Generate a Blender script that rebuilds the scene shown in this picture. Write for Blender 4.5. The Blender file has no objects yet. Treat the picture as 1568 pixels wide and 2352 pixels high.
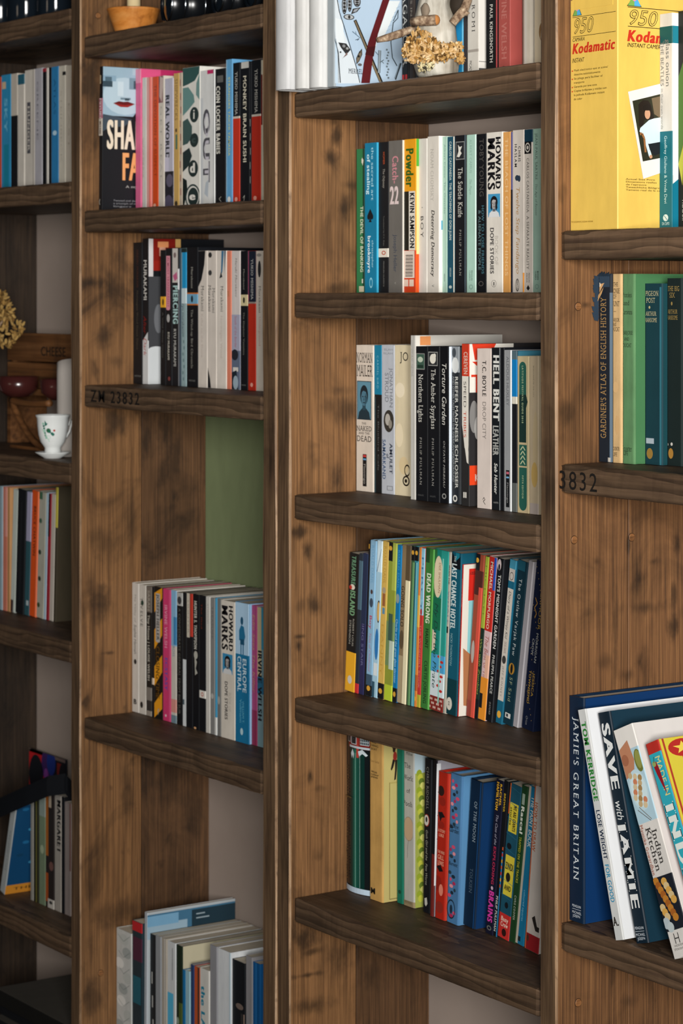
import bpy, math, random
from mathutils import Vector, Matrix, noise
random.seed(7)
SC = bpy.context.scene
COL = SC.collection
R = math.radians

# ------------------------------------------------------------------ camera
FPX, CX, HY = 5553.0, 784.0, 680.0           # focal length, centre and eye level, in pixels of a 1568 x 2352 frame
TH = math.atan(FPX / 3784.0)                 # how far the camera looks to the left of straight at the shelves
CT, ST = math.cos(TH), math.sin(TH)
CY, CZ = -1.85, 1.45                         # camera 1.85 m in front of the shelves, 1.45 m above the floor
cam = bpy.data.cameras.new('camera'); camo = bpy.data.objects.new('camera', cam); COL.objects.link(camo)
camo.location = (0, CY, CZ); camo.rotation_euler = (R(90), 0, TH)
cam.sensor_fit = 'VERTICAL'; cam.sensor_height = 36.0; cam.sensor_width = 24.0
cam.lens = FPX / 2352 * 36; cam.shift_y = -(1176 - HY) / 2352
cam.dof.use_dof = True; cam.dof.focus_distance = 2.9; cam.dof.aperture_fstop = 12.0
cam.clip_start = 0.05
SC.camera = camo
# ------------------------------------------------------------------ view, world, daylight
SC.view_settings.view_transform = 'Standard'; SC.view_settings.look = 'None'
SC.view_settings.gamma = 1; SC.view_settings.use_curve_mapping = False
SC.view_settings.exposure = -0.28
W = bpy.data.worlds.new('room_ambience'); SC.world = W; W.use_nodes = True
bg = W.node_tree.nodes['Background']; bg.inputs[0].default_value = (0.55, 0.75, 1.0, 1); bg.inputs[1].default_value = 0.014

def area(name, loc, aim, sx, sy, power, col, spread=180):
    l = bpy.data.lights.new(name, 'AREA'); l.shape = 'RECTANGLE'; l.size = sx; l.size_y = sy
    l.energy = power; l.color = col; l.spread = R(spread)
    o = bpy.data.objects.new(name, l); COL.objects.link(o); o.location = loc
    o.rotation_euler = (Vector(aim) - Vector(loc)).to_track_quat('-Z', 'Y').to_euler()
    return o
area('window_daylight', (1.25, -2.45, 1.7), (-2.4, 0.1, 2.0), 1.1, 1.2, 88, (1.0, 0.975, 0.94), 78)
area('room_lamp', (-3.3, -3.0, 1.7), (-3.0, 0.1, 1.4), 0.5, 0.5, 3, (1.0, 0.82, 0.64), 150)

# ------------------------------------------------------------------ measuring helpers
def ray(px):
    u = (px - CX) / FPX
    return -ST + CT * u, CT + ST * u
def on_y(px, py, y):                          # point of the plane at depth y seen at (px, py)
    dx, dy = ray(px); t = (y - CY) / dy
    return Vector((dx * t, y, CZ + (HY - py) / FPX * t))
def on_x(px, py, x):
    dx, dy = ray(px); t = x / dx
    return Vector((x, CY + dy * t, CZ + (HY - py) / FPX * t))

# ------------------------------------------------------------------ materials
def lin(c):
    c /= 255.0
    return c / 12.92 if c <= 0.04045 else ((c + 0.055) / 1.055) ** 2.4
def rgb(h):
    return tuple(lin(int(h[i:i + 2], 16)) for i in (0, 2, 4)) + (1.0,)
MATS = {}
def nt(name):
    m = bpy.data.materials.new(name); m.use_nodes = True
    t = m.node_tree
    return m, t, t.nodes['Principled BSDF']
def nd(t, kind, **kw):
    n = t.nodes.new(kind)
    for k, v in kw.items(): setattr(n, k, v)
    return n
def ramp(t, stops):
    r = nd(t, 'ShaderNodeValToRGB'); e = r.color_ramp.elements
    while len(e) > 1: e.remove(e[0])
    e[0].position, e[0].color = stops[0]
    for p, c in stops[1:]:
        q = e.new(p); q.color = c
    return r
def mix(t, a, b, fac, mode='MIX'):
    m = nd(t, 'ShaderNodeMix', data_type='RGBA', blend_type=mode)
    for i, v in ((6, a), (7, b), (0, fac)):
        if hasattr(v, 'links'): t.links.new(v, m.inputs[i])
        else: m.inputs[i].default_value = v
    return m.outputs[2]
def coords(t, scale, rot=(0, 0, 0)):
    c = nd(t, 'ShaderNodeTexCoord'); mp = nd(t, 'ShaderNodeMapping')
    mp.inputs['Scale'].default_value = scale; mp.inputs['Rotation'].default_value = rot
    t.links.new(c.outputs['Object'], mp.inputs[0])
    return mp.outputs[0]
def noise_tex(t, vec, scale=1, detail=4, rough=.55, dist=0):
    n = nd(t, 'ShaderNodeTexNoise'); t.links.new(vec, n.inputs['Vector'])
    n.inputs['Scale'].default_value = scale; n.inputs['Detail'].default_value = detail
    n.inputs['Roughness'].default_value = rough; n.inputs['Distortion'].default_value = dist
    return n.outputs['Fac']
g = lambda v: (v, v, v, 1)
def plain(h, rough=.5, kind='paper'):
    key = (h, rough, kind)
    if key in MATS: return MATS[key]
    m, t, b = nt('%s_%s' % (kind, h))
    c = rgb(h)
    n = noise_tex(t, coords(t, (55, 55, 18)), 1, 5, .6)
    amt = {'paper': .16, 'ink': .05, 'cloth': .3, 'glaze': .04}.get(kind, .12)
    r = ramp(t, [(.3, g(1 - amt)), (.7, g(1.0))])
    t.links.new(n, r.inputs[0])
    col = mix(t, c, r.outputs[0], 1.0, 'MULTIPLY')
    t.links.new(col, b.inputs['Base Color'])
    b.inputs['Roughness'].default_value = rough
    b.inputs['Specular IOR Level'].default_value = {'cloth': .12, 'glaze': .5, 'lens_black': .5}.get(kind, .2)
    if kind == 'cloth':
        w = noise_tex(t, coords(t, (900, 900, 900)), 1, 2)
        bp = nd(t, 'ShaderNodeBump'); bp.inputs['Strength'].default_value = .25; bp.inputs['Distance'].default_value = .0006
        t.links.new(w, bp.inputs['Height']); t.links.new(bp.outputs[0], b.inputs['Normal'])
    MATS[key] = m
    return m
def pages(h):
    key = ('pages', h)
    if key in MATS: return MATS[key]
    m, t, b = nt('page_edges_' + h)
    n = noise_tex(t, coords(t, (2600, 30, 30)), 1, 2)
    r = ramp(t, [(.35, g(.6)), (.65, g(1))]); t.links.new(n, r.inputs[0])
    t.links.new(mix(t, rgb(h), r.outputs[0], 1, 'MULTIPLY'), b.inputs['Base Color'])
    b.inputs['Roughness'].default_value = .85
    MATS[key] = m
    return m
def metal(h, rough=.25, name='metal'):
    m, t, b = nt(name + '_' + h)
    b.inputs['Base Color'].default_value = rgb(h); b.inputs['Metallic'].default_value = 1; b.inputs['Roughness'].default_value = rough
    n = noise_tex(t, coords(t, (40, 40, 40)))
    r = ramp(t, [(.3, g(rough * .7)), (.7, g(rough * 1.4))]); t.links.new(n, r.inputs[0])
    t.links.new(r.outputs[0], b.inputs['Roughness'])
    return m

def wood(name, dark, base, light, grain='Z', blot=.55, blot_scale=(9, 9, 4.5), blot_col='1d1712', rings=0., fine=120, rough=.55, spec=.25, seed=0., knots=()):
    m, t, b = nt(name)
    k = {'Z': lambda a, l: (a, a, l), 'X': lambda a, l: (l, a, a), 'Y': lambda a, l: (a, l, a)}[grain]
    def C(s):
        c = nd(t, 'ShaderNodeTexCoord'); mp = nd(t, 'ShaderNodeMapping'); mp.inputs['Scale'].default_value = s
        mp.inputs['Location'].default_value = (seed, seed * 1.7, seed * .6)
        t.links.new(c.outputs['Object'], mp.inputs[0]); return mp.outputs[0]
    n1 = noise_tex(t, C(k(fine, min(fine, 200) * .035)), 1, 6, .62, .25)
    r1 = ramp(t, [(.28, rgb(dark)), (.48, rgb(base)), (.72, rgb(light))]); t.links.new(n1, r1.inputs[0])
    n2 = noise_tex(t, C(k(fine * .28, min(fine, 200) * .012)), 1, 4, .6, .3)
    r2 = ramp(t, [(.3, g(.78)), (.62, g(1.0))]); t.links.new(n2, r2.inputs[0])
    col = mix(t, r1.outputs[0], r2.outputs[0], 1, 'MULTIPLY')
    if rings:
        wv = nd(t, 'ShaderNodeTexWave', wave_type='BANDS', bands_direction='Z', wave_profile='SAW')
        t.links.new(C(k(17, 3.6)), wv.inputs['Vector'])
        wv.inputs['Scale'].default_value = 1.6; wv.inputs['Distortion'].default_value = 7; wv.inputs['Detail'].default_value = 2
        wv.inputs['Detail Scale'].default_value = 1.2
        r3 = ramp(t, [(.0, g(1 - rings)), (.55, g(.95)), (1, g(1.15))]); t.links.new(wv.outputs['Fac'], r3.inputs[0])
        col = mix(t, col, r3.outputs[0], 1, 'MULTIPLY')
    # stain that soaked in darker: soft smudges with small dense hearts
    n3 = noise_tex(t, C(blot_scale), 1, 5, .62, .9)
    r4 = ramp(t, [(.49, g(0)), (.58, g(.4)), (.68, g(1))]); t.links.new(n3, r4.inputs[0])
    f = nd(t, 'ShaderNodeMath', operation='MULTIPLY'); t.links.new(r4.outputs[0], f.inputs[0]); f.inputs[1].default_value = blot
    col = mix(t, col, rgb(blot_col), f.outputs[0])
    n5 = noise_tex(t, C(tuple(q * 2.3 for q in blot_scale)), 1, 3, .5, .4)
    r5 = ramp(t, [(.66, g(0)), (.75, g(1))]); t.links.new(n5, r5.inputs[0])
    f2 = nd(t, 'ShaderNodeMath', operation='MULTIPLY'); t.links.new(r5.outputs[0], f2.inputs[0]); f2.inputs[1].default_value = blot * .9
    col = mix(t, col, rgb(blot_col), f2.outputs[0])
    if knots:                                    # stained knots and smudges where this board has them: (depth, height, half sizes, strength)
        c = nd(t, 'ShaderNodeTexCoord'); nv = nd(t, 'ShaderNodeTexNoise'); t.links.new(C((34, 34, 16)), nv.inputs['Vector']); nv.inputs['Detail'].default_value = 4
        nv.inputs['Scale'].default_value = 1; nv.inputs['Roughness'].default_value = .65
        acc = None
        for (ky, kz, ry, rz, st) in knots:
            a = nd(t, 'ShaderNodeVectorMath', operation='SUBTRACT'); t.links.new(c.outputs['Object'], a.inputs[0]); a.inputs[1].default_value = (0, ky, kz)
            s_ = nd(t, 'ShaderNodeVectorMath', operation='MULTIPLY'); t.links.new(a.outputs[0], s_.inputs[0]); s_.inputs[1].default_value = (0, 1 / ry, 1 / rz)
            l_ = nd(t, 'ShaderNodeVectorMath', operation='LENGTH'); t.links.new(s_.outputs[0], l_.inputs[0])
            w_ = nd(t, 'ShaderNodeMath', operation='MULTIPLY_ADD'); t.links.new(nv.outputs['Fac'], w_.inputs[0]); w_.inputs[1].default_value = 4.2; t.links.new(l_.outputs['Value'], w_.inputs[2])
            q_ = nd(t, 'ShaderNodeMapRange', interpolation_type='SMOOTHSTEP'); t.links.new(w_.outputs[0], q_.inputs[0])
            for i_, v_ in ((1, 3.8), (2, 2.0), (3, 0), (4, st * .86)): q_.inputs[i_].default_value = v_
            if acc is None: acc = q_.outputs[0]
            else:
                mx_ = nd(t, 'ShaderNodeMath', operation='MAXIMUM'); t.links.new(acc, mx_.inputs[0]); t.links.new(q_.outputs[0], mx_.inputs[1]); acc = mx_.outputs[0]
        col = mix(t, col, rgb(blot_col), acc)
    t.links.new(col, b.inputs['Base Color'])
    b.inputs['Roughness'].default_value = rough; b.inputs['Specular IOR Level'].default_value = spec
    bp = nd(t, 'ShaderNodeBump'); bp.inputs['Strength'].default_value = .35; bp.inputs['Distance'].default_value = .001
    t.links.new(n1, bp.inputs['Height']); t.links.new(bp.outputs[0], b.inputs['Normal'])
    return m
def spots(px0, lst):
    x = on_y(px0, 0, 0).x; out = []
    for (px, py, rx, ry, st) in lst:
        a = on_x(px, py, x); b_ = on_x(px + rx, py - ry, x)
        out.append((a.y, a.z, b_.y - a.y, (b_.z - a.z), st))
    return out
KB = spots(184, [(210, 650, 45, 12, .95), (268, 585, 30, 38, .7), (262, 665, 16, 70, .75), (240, 775, 16, 20, .7), (268, 830, 14, 12, .5), (262, 968, 26, 26, .85), (252, 990, 12, 25, .8), (335, 1010, 14, 60, .8), (380, 1000, 22, 60, .9), (375, 1080, 14, 40, .8), (405, 1050, 10, 60, .7), (300, 1190, 10, 60, .5), (240, 1250, 26, 26, .5), (235, 1388, 26, 34, .8), (205, 1340, 10, 30, .5), (252, 1500, 20, 7, .9), (225, 1235, 20, 18, .5), (235, 1520, 14, 30, .4), (290, 1820, 14, 70, .6), (390, 1790, 36, 90, .7), (240, 1950, 16, 60, .5), (440, 1850, 20, 60, .6), (215, 2290, 26, 34, .7), (280, 2090, 60, 40, .55), (210, 2050, 10, 40, .5)])
KM = spots(665, [(772, 312, 13, 20, .95), (760, 362, 15, 16, .9), (768, 278, 8, 12, .6), (805, 425, 18, 9, .7), (790, 475, 15, 30, .9), (790, 830, 14, 10, .4), (755, 935, 30, 16, .45), (790, 950, 25, 26, .7), (780, 895, 24, 10, .5), (775, 1105, 12, 28, .85), (720, 1060, 10, 16, .3), (690, 1222, 20, 14, .95), (706, 1262, 10, 20, .95), (825, 1260, 14, 40, .5), (722, 1392, 14, 22, .9), (690, 1390, 10, 14, .5), (690, 1462, 12, 6, .95), (686, 1482, 6, 10, .95), (712, 1782, 5, 16, .95), (735, 1810, 14, 8, .4), (700, 1560, 10, 20, .3), (690, 2155, 30, 36, .95), (720, 2185, 26, 12, .8), (705, 2240, 34, 12, .9), (790, 2195, 28, 36, .75), (720, 2310, 40, 24, .75), (850, 2240, 20, 30, .6), (772, 660, 24, 10, .6)])
KR = spots(1277, [(1468, 1328, 16, 30, .9), (1443, 1250, 6, 24, .9), (1480, 1395, 34, 16, .7), (1470, 1520, 12, 30, .9), (1440, 1550, 14, 16, .7), (1555, 1250, 8, 20, .9), (1548, 1365, 6, 26, .8), (1548, 1440, 10, 24, .9), (1500, 1290, 16, 10, .7), (1390, 1520, 20, 18, .5), (1370, 1290, 8, 10, .6), (1300, 945, 16, 24, .6), (1345, 700, 8, 6, .7), (1330, 2180, 20, 30, .3), (1440, 2300, 26, 20, .5), (1500, 2280, 10, 40, .6), (1412, 1460, 5, 90, .6), (1405, 2200, 4, 90, .7), (1310, 60, 10, 60, .3)])
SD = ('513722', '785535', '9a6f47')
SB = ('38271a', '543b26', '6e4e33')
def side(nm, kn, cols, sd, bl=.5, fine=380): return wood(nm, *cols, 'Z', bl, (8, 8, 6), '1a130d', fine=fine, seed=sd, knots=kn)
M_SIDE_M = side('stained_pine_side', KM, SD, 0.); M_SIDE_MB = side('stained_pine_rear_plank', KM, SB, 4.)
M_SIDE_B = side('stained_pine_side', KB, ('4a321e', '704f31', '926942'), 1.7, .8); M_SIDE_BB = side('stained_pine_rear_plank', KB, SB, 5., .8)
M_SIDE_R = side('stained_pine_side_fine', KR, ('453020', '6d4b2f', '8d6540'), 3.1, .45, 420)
M_SIDE_D = wood('dark_walnut_stain_side', '1d1610', '2b2119', '3a2d21', 'Z', .7, (10, 10, 6), '120e0b', fine=210, seed=6.1)  # much darker browns for the far left bay's side panel
M_EDGE = wood('stained_pine_front_edge', '3a2b1f', '5a4532', '745c43', 'Z', .55, (12, 12, 3), '1d1712', fine=200, seed=1.3)
M_SHELF = wood('stained_pine_shelf', '47362a', '574433', '68523f', 'X', .5, (4, 14, 14), '1b1510', rings=.5, fine=150, seed=2.2)
M_WORN = wood('worn_bare_edge', '604731', '86684a', 'b6987a', 'Z', .75, (30, 30, 16), '4a3522', fine=170, seed=.7)

# ------------------------------------------------------------------ mesh helpers
class MB:
    def __init__(s): s.v, s.f, s.m, s.mats = [], [], [], []
    def slot(s, mat):
        if mat not in s.mats: s.mats.append(mat)
        return s.mats.index(mat)
    def add(s, vs, fs, mat):
        o = len(s.v); k = s.slot(mat); s.v += [tuple(v) for v in vs]
        for f in fs: s.f.append(tuple(i + o for i in f)); s.m.append(k)
    def box(s, a, b, mat):
        (x0, y0, z0), (x1, y1, z1) = a, b
        s.add([(x0, y0, z0), (x1, y0, z0), (x1, y1, z0), (x0, y1, z0), (x0, y0, z1), (x1, y0, z1), (x1, y1, z1), (x0, y1, z1)],
              [(0, 3, 2, 1), (4, 5, 6, 7), (0, 1, 5, 4), (1, 2, 6, 5), (2, 3, 7, 6), (3, 0, 4, 7)], mat)
    def lathe(s, prof, mat, n=40, mtx=None, a0=0, a1=2 * math.pi):
        full = abs(a1 - a0 - 2 * math.pi) < 1e-6
        cnt = n if full else n + 1
        vs = []
        for r, z in prof:
            for i in range(cnt):
                a = a0 + (a1 - a0) * i / n
                v = Vector((r * math.cos(a), r * math.sin(a), z))
                vs.append(mtx @ v if mtx else v)
        fs = []
        for j in range(len(prof) - 1):
            for i in range(n):
                k = (i + 1) % cnt
                fs.append((j * cnt + i, j * cnt + k, (j + 1) * cnt + k, (j + 1) * cnt + i))
        s.add(vs, fs, mat)
    def tube(s, pts, rad, mat, n=8):
        pts = [Vector(p) for p in pts]; vs = []; fs = []
        for i, p in enumerate(pts):
            d = (pts[min(i + 1, len(pts) - 1)] - pts[max(i - 1, 0)]).normalized()
            a = d.orthogonal().normalized(); b = d.cross(a)
            r = rad[i] if isinstance(rad, (list, tuple)) else rad
            for k in range(n):
                q = 2 * math.pi * k / n
                vs.append(p + (a * math.cos(q) + b * math.sin(q)) * r)
        for i in range(len(pts) - 1):
            for k in range(n):
                fs.append((i * n + k, i * n + (k + 1) % n, (i + 1) * n + (k + 1) % n, (i + 1) * n + k))
        fs.append(tuple(range(n))[::-1]); fs.append(tuple((len(pts) - 1) * n + k for k in range(n)))
        s.add(vs, fs, mat)
    def blob(s, c, r, mat, n=10, m=7, rough=0, freq=20, rot=None):
        vs = []; fs = []; c = Vector(c); r = r if isinstance(r, (tuple, list)) else (r, r, r)
        for j in range(m + 1):
            p = math.pi * j / m
            for i in range(n):
                q = 2 * math.pi * i / n
                d = Vector((math.sin(p) * math.cos(q), math.sin(p) * math.sin(q), math.cos(p)))
                k = 1 + (rough * noise.noise(d * 1.5 + c * freq) if rough else 0)
                v = Vector((d.x * r[0], d.y * r[1], d.z * r[2])) * k
                vs.append(c + (rot @ v if rot else v))
        for j in range(m):
            for i in range(n): fs.append((j * n + i, (j + 1) * n + i, (j + 1) * n + (i + 1) % n, j * n + (i + 1) % n))
        s.add(vs, fs, mat)
    def build(s, name, parent=None, smooth=False, loc=None):
        me = bpy.data.meshes.new(name); me.from_pydata(s.v, [], s.f)
        for m in s.mats: me.materials.append(m)
        me.polygons.foreach_set('material_index', s.m)
        if smooth: me.polygons.foreach_set('use_smooth', [True] * len(s.f))
        me.update()
        o = bpy.data.objects.new(name, me); COL.objects.link(o)
        if parent: o.parent = parent
        if loc: o.location = loc
        return o
def bevel(o, w=.002, seg=2, ang=40):
    b = o.modifiers.new('bevel', 'BEVEL'); b.width = w; b.segments = seg; b.limit_method = 'ANGLE'; b.angle_limit = R(ang)
    return o
def thing(name, label, cat, loc=(0, 0, 0), group=None, rot=(0, 0, 0)):
    o = bpy.data.objects.new(name, None); COL.objects.link(o); o.location = loc; o.rotation_euler = rot
    o.empty_display_size = .02
    o['label'] = label; o['category'] = cat; o['kind'] = 'thing'
    if group: o['group'] = group
    return o
def tag(o, label, cat, group=None):
    o['label'] = label; o['category'] = cat; o['kind'] = 'thing'
    if group: o['group'] = group
    return o

# ------------------------------------------------------------------ lettering: every glyph is meshed once, then set letter by letter
GLY = {}
def raw_glyph(txt, off):
    c = bpy.data.curves.new('glyph', 'FONT'); c.body = txt; c.size = 1; c.resolution_u = 3; c.offset = off; c.fill_mode = 'FRONT'
    o = bpy.data.objects.new('glyph', c)
    me = o.to_mesh()
    v = [(p.co.x, p.co.y) for p in me.vertices]; f = [tuple(p.vertices) for p in me.polygons]
    o.to_mesh_clear(); bpy.data.objects.remove(o); bpy.data.curves.remove(c)
    return v, f
def span(v):
    return (min(p[0] for p in v), max(p[0] for p in v)) if v else (0, 0)
_bar = span(raw_glyph('||', 0)[0])
CAP = max(p[1] for p in raw_glyph('H', 0)[0]); XH = max(p[1] for p in raw_glyph('x', 0)[0])
OFF = {'l': -.016, 'n': 0., 'b': .006, 'k': .012}
SHIFT = {'b': .02, 'k': .042}                  # heavier faces are struck three times, a little apart
def glyph(ch, style):
    thin = 'o' in style
    w = 'b' if 'b' in style else 'k' if 'k' in style else 'l' if 'l' in style else 'n'
    sf = 'f' in style
    key = (ch, w, sf, thin)
    if key in GLY: return GLY[key]
    s = span(raw_glyph('|' + ch + '|', 0)[0]); adv = (s[1] - s[0]) - (_bar[1] - _bar[0])
    if ch == ' ': v, f = [], []
    else:
        v, f = raw_glyph(ch, OFF[w] if not (thin and w == 'b') else .012)
        if w in SHIFT and not thin:
            d_ = SHIFT[w]; n_ = len(v)
            v = [(x + k_ * d_, y, abs(k_) * (1.5 + k_ * .5)) for k_ in (0, -1, 1) for x, y in v]; f = [tuple(i + n_ * k_ for i in q) for k_ in (0, 1, 2) for q in f]
    if sf and v:                                # feet and caps on the stems, as on a book face
        cnt = {}
        for q in f:
            for i in range(len(q)):
                e = tuple(sorted((q[i], q[(i + 1) % len(q)]))); cnt[e] = cnt.get(e, 0) + 1
        for (a, b), n in cnt.items():
            if n != 1: continue
            (xa, ya), (xb, yb) = v[a][:2], v[b][:2]
            if abs(ya - yb) < .004 and .04 < abs(xa - xb) < .19:
                for lev, dr in ((0, 1), (CAP, -1), (XH, -1)):
                    if abs(ya - lev) < .03:
                        o = len(v); x0, x1 = min(xa, xb) - .07, max(xa, xb) + .07
                        v = v + [(x0, ya, 3), (x1, ya, 3), (x1, ya + dr * .05, 3), (x0, ya + dr * .05, 3)]
                        f = f + [(o, o + 1, o + 2, o + 3)]
    GLY[key] = (v, f, adv + (.05 if sf else 0) + ({'b': .04, 'k': .085}.get(w, 0) if not thin else 0))
    return GLY[key]
def set_text(txt, style=''):                    # -> verts (x along the line, y up, cap height 1, lift of the strike), faces, length
    vs, fs, x = [], [], 0.
    for ch in txt:
        v, f, a = glyph(ch, style); o = len(vs)
        for q in v:
            px, py = q[:2]
            vs.append(((x + px + (.22 * py if 'i' in style else 0)) / CAP, py / CAP, (q[2] if len(q) > 2 else 0) * .00001))
        fs += [tuple(i + o for i in q) for q in f]
        x += a * (1.22 if 'w' in style else 1)
    return vs, fs, max(x / CAP, .01)
# ------------------------------------------------------------------ books
EPS = .00016
class Book:
    def __init__(s, w, d, h, B=0., r=.0012):
        s.w, s.d, s.h, s.B, s.r = w, d, h, B, min(r, w * .3)
        e = s.r / w
        s.us = sorted(set([0, .15 * e, .5 * e, e] + [k / 10 for k in range(1, 10) if e < k / 10 < 1 - e] + [1 - e, 1 - .5 * e, 1 - .15 * e, 1]))
    def prof(s, u):
        e = s.r / s.w; y = s.B * (2 * u - 1) ** 2
        q = (e - u) / e if u < e else (u - 1 + e) / e if u > 1 - e else 0
        q = min(max(q, 0), 1)
        return y + s.r * (1 - math.sqrt(1 - q * q))
    def sp(s, u, v):                             # nothing printed runs past the edges of the spine or board
        u = min(max(u, 0), 1); v = min(max(v, .001), .999)
        return (u * s.w, s.prof(u) - EPS, s.h * (1 - v))
    def cv(s, q, v): return (s.w + EPS, min(max(q, .001), .999) * s.d, s.h * (1 - min(max(v, .001), .999)))
def prints(mb, b, items, rough):
    lay = 0
    for it in items:
        k = it[0]; hexc = [q for q in it if isinstance(q, str) and len(q) == 6 and all(ch in '0123456789abcdef' for ch in q)][-1]
        m = plain(hexc, rough, 'ink'); lay += 1
        off = Vector((0, -EPS * .22 * lay, 0)) if k.isupper() else Vector((EPS * .22 * lay, 0, 0))
        e_ = b.r / b.w * 1.02 if k in 'PELTUHO' else 0
        P = (lambda u, v: b.sp(min(max(u, e_), 1 - e_), v)) if k.isupper() else b.cv
        kk = k.upper(); vs = []; fs = []; lift = None; out_ = Vector((0, -1, 0)) if k.isupper() else Vector((1, 0, 0))
        if kk == 'R':
            _, u0, v0, u1, v1 = it[:5]
            us = [u0] + [u for u in b.us if u0 < u < u1] + [u1] if k == 'R' else [u0, u1]
            vs = [P(u, v0) for u in us] + [P(u, v1) for u in us]; n = len(us)
            fs = [(i + n, i + n + 1, i + 1, i) for i in range(n - 1)]
        elif kk == 'E':
            _, u, v, ru, rv = it[:5]; n = 20
            vs = [P(u + ru * math.cos(2 * math.pi * i / n), v - rv * math.sin(2 * math.pi * i / n)) for i in range(n)]; fs = [tuple(range(n))]
        elif kk == 'O':                          # ring
            _, u, v, ru, rv, q = it[:6]; n = 28
            for f_ in (1, q):
                vs += [P(u + ru * f_ * math.cos(2 * math.pi * i / n), v - rv * f_ * math.sin(2 * math.pi * i / n)) for i in range(n)]
            fs = [(i, (i + 1) % n, n + (i + 1) % n, n + i) for i in range(n)]
        elif kk == 'P':
            vs = [P(u, v) for u, v in it[1]]; fs = [tuple(range(len(vs)))]
            a = sum(it[1][i][0] * it[1][(i + 1) % len(vs)][1] - it[1][(i + 1) % len(vs)][0] * it[1][i][1] for i in range(len(vs)))
            if a > 0: fs = [fs[0][::-1]]
        elif kk == 'L':                          # drawn line: points, thickness in mm
            wd = b.w if k == 'L' else b.d; th = it[2] * .0005
            for (ua, va), (ub, vb) in zip(it[1], it[1][1:]):
                dx, dz = (ub - ua) * wd, (va - vb) * b.h; L = math.hypot(dx, dz) or 1
                nx, nz = -dz / L * th, dx / L * th; o = len(vs)
                for (u, v, sg) in ((ua, va, 1), (ua, va, -1), (ub, vb, -1), (ub, vb, 1)):
                    vs.append(P(u + sg * nx / wd, v - sg * nz / b.h))
                fs.append((o, o + 1, o + 2, o + 3))
        elif kk in 'TU':                         # line of lettering down (T) or up (U) the spine
            _, txt, v0, v1, uc, hf = it[:6]; sty = it[7] if len(it) > 7 else 'n'
            tv, fs, ln = set_text(txt, sty); wd = b.w if k in 'TU' else b.d
            lift = [q[2] for q in tv]
            for x, y, _ in tv:
                a = x / ln * (v1 - v0)
                if kk == 'T': vs.append(P(uc + (y - .5) * hf, v0 + a))
                else: vs.append(P(uc - (y - .5) * hf, v1 - a))
        elif kk == 'H':                          # level lettering: from u0 to u1, centred on v, cap height in mm
            _, txt, u0, u1, v, cap = it[:6]; sty = it[7] if len(it) > 7 else 'n'
            tv, fs, ln = set_text(txt, sty)
            lift = [q[2] for q in tv]
            for x, y, _ in tv: vs.append(P(u0 + x / ln * (u1 - u0), v - (y - .5) * cap * .001 / b.h))
        mb.add([Vector(p) + off + (out_ * lift[i] if lift else Vector()) for i, p in enumerate(vs)], fs, m)
def make_book(name, label, cat, group, w, d, h, loc, lean, col, items=(), kind='pb', pg='d8cdb8', rough=.42, cov=None, yaw=0., B=None):
    hb = kind == 'hb'
    th = .0024 if hb else .0007
    th = min(th, w * .25)
    b = Book(w, d, h, 0. if B is None else B, .003 if hb else .0011)
    root = thing(name, label, cat, loc, group, (0, lean, yaw))
    mb = MB(); cm = plain(col, rough, 'cloth' if rough > .75 else 'paper')
    out = [(0, d), (0, d * .5)]
    if hb: out += [(0, .013), (.0012, .009), (.0012, .007)]
    out += [(u * w, b.prof(u)) for u in b.us if True]
    if hb: out += [(w - .0012, .007), (w - .0012, .009), (w, .013)]
    out += [(w, d * .5), (w, d)]
    n = len(out); inn = []
    for x, y in out: inn.append((min(max(x, th), w - th), max(y, th * 1.2) if y > .0062 or hb is False else y + th))
    inn = [(x, (y if y > d * .4 else max(y, th + b.prof(.5) + .0002))) for x, y in inn]
    vs = [(x, y, z) for z in (0, h) for x, y in out] + [(x, y, z) for z in (0, h) for x, y in inn]
    fs = []
    for i in range(n - 1):
        fs += [(i, i + 1, n + i + 1, n + i), (2 * n + i + 1, 2 * n + i, 3 * n + i, 3 * n + i + 1),
               (n + i, n + i + 1, 3 * n + i + 1, 3 * n + i), (i + 1, i, 2 * n + i, 2 * n + i + 1)]
    fs += [(0, n, 3 * n, 2 * n), (n - 1, 3 * n - 1, 4 * n - 1, 2 * n - 1)]
    mb.add(vs, fs, cm)
    if cov:                                      # front board in another colour than the spine
        items = [('r', .012, 0, .998, 1, cov)] + list(items)
    prints(mb, b, items, rough)
    c = mb.build('cover', root)
    ov = .003 if hb else .0003
    pb = MB(); pb.box((th + .0001, max(b.B, 0) + th + .0015, ov), (w - th - .0001, d - ov, h - ov - (0 if hb else .0003)), pages(pg))
    pb.build('page_block', root)
    return root
BOOKS = []
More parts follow.
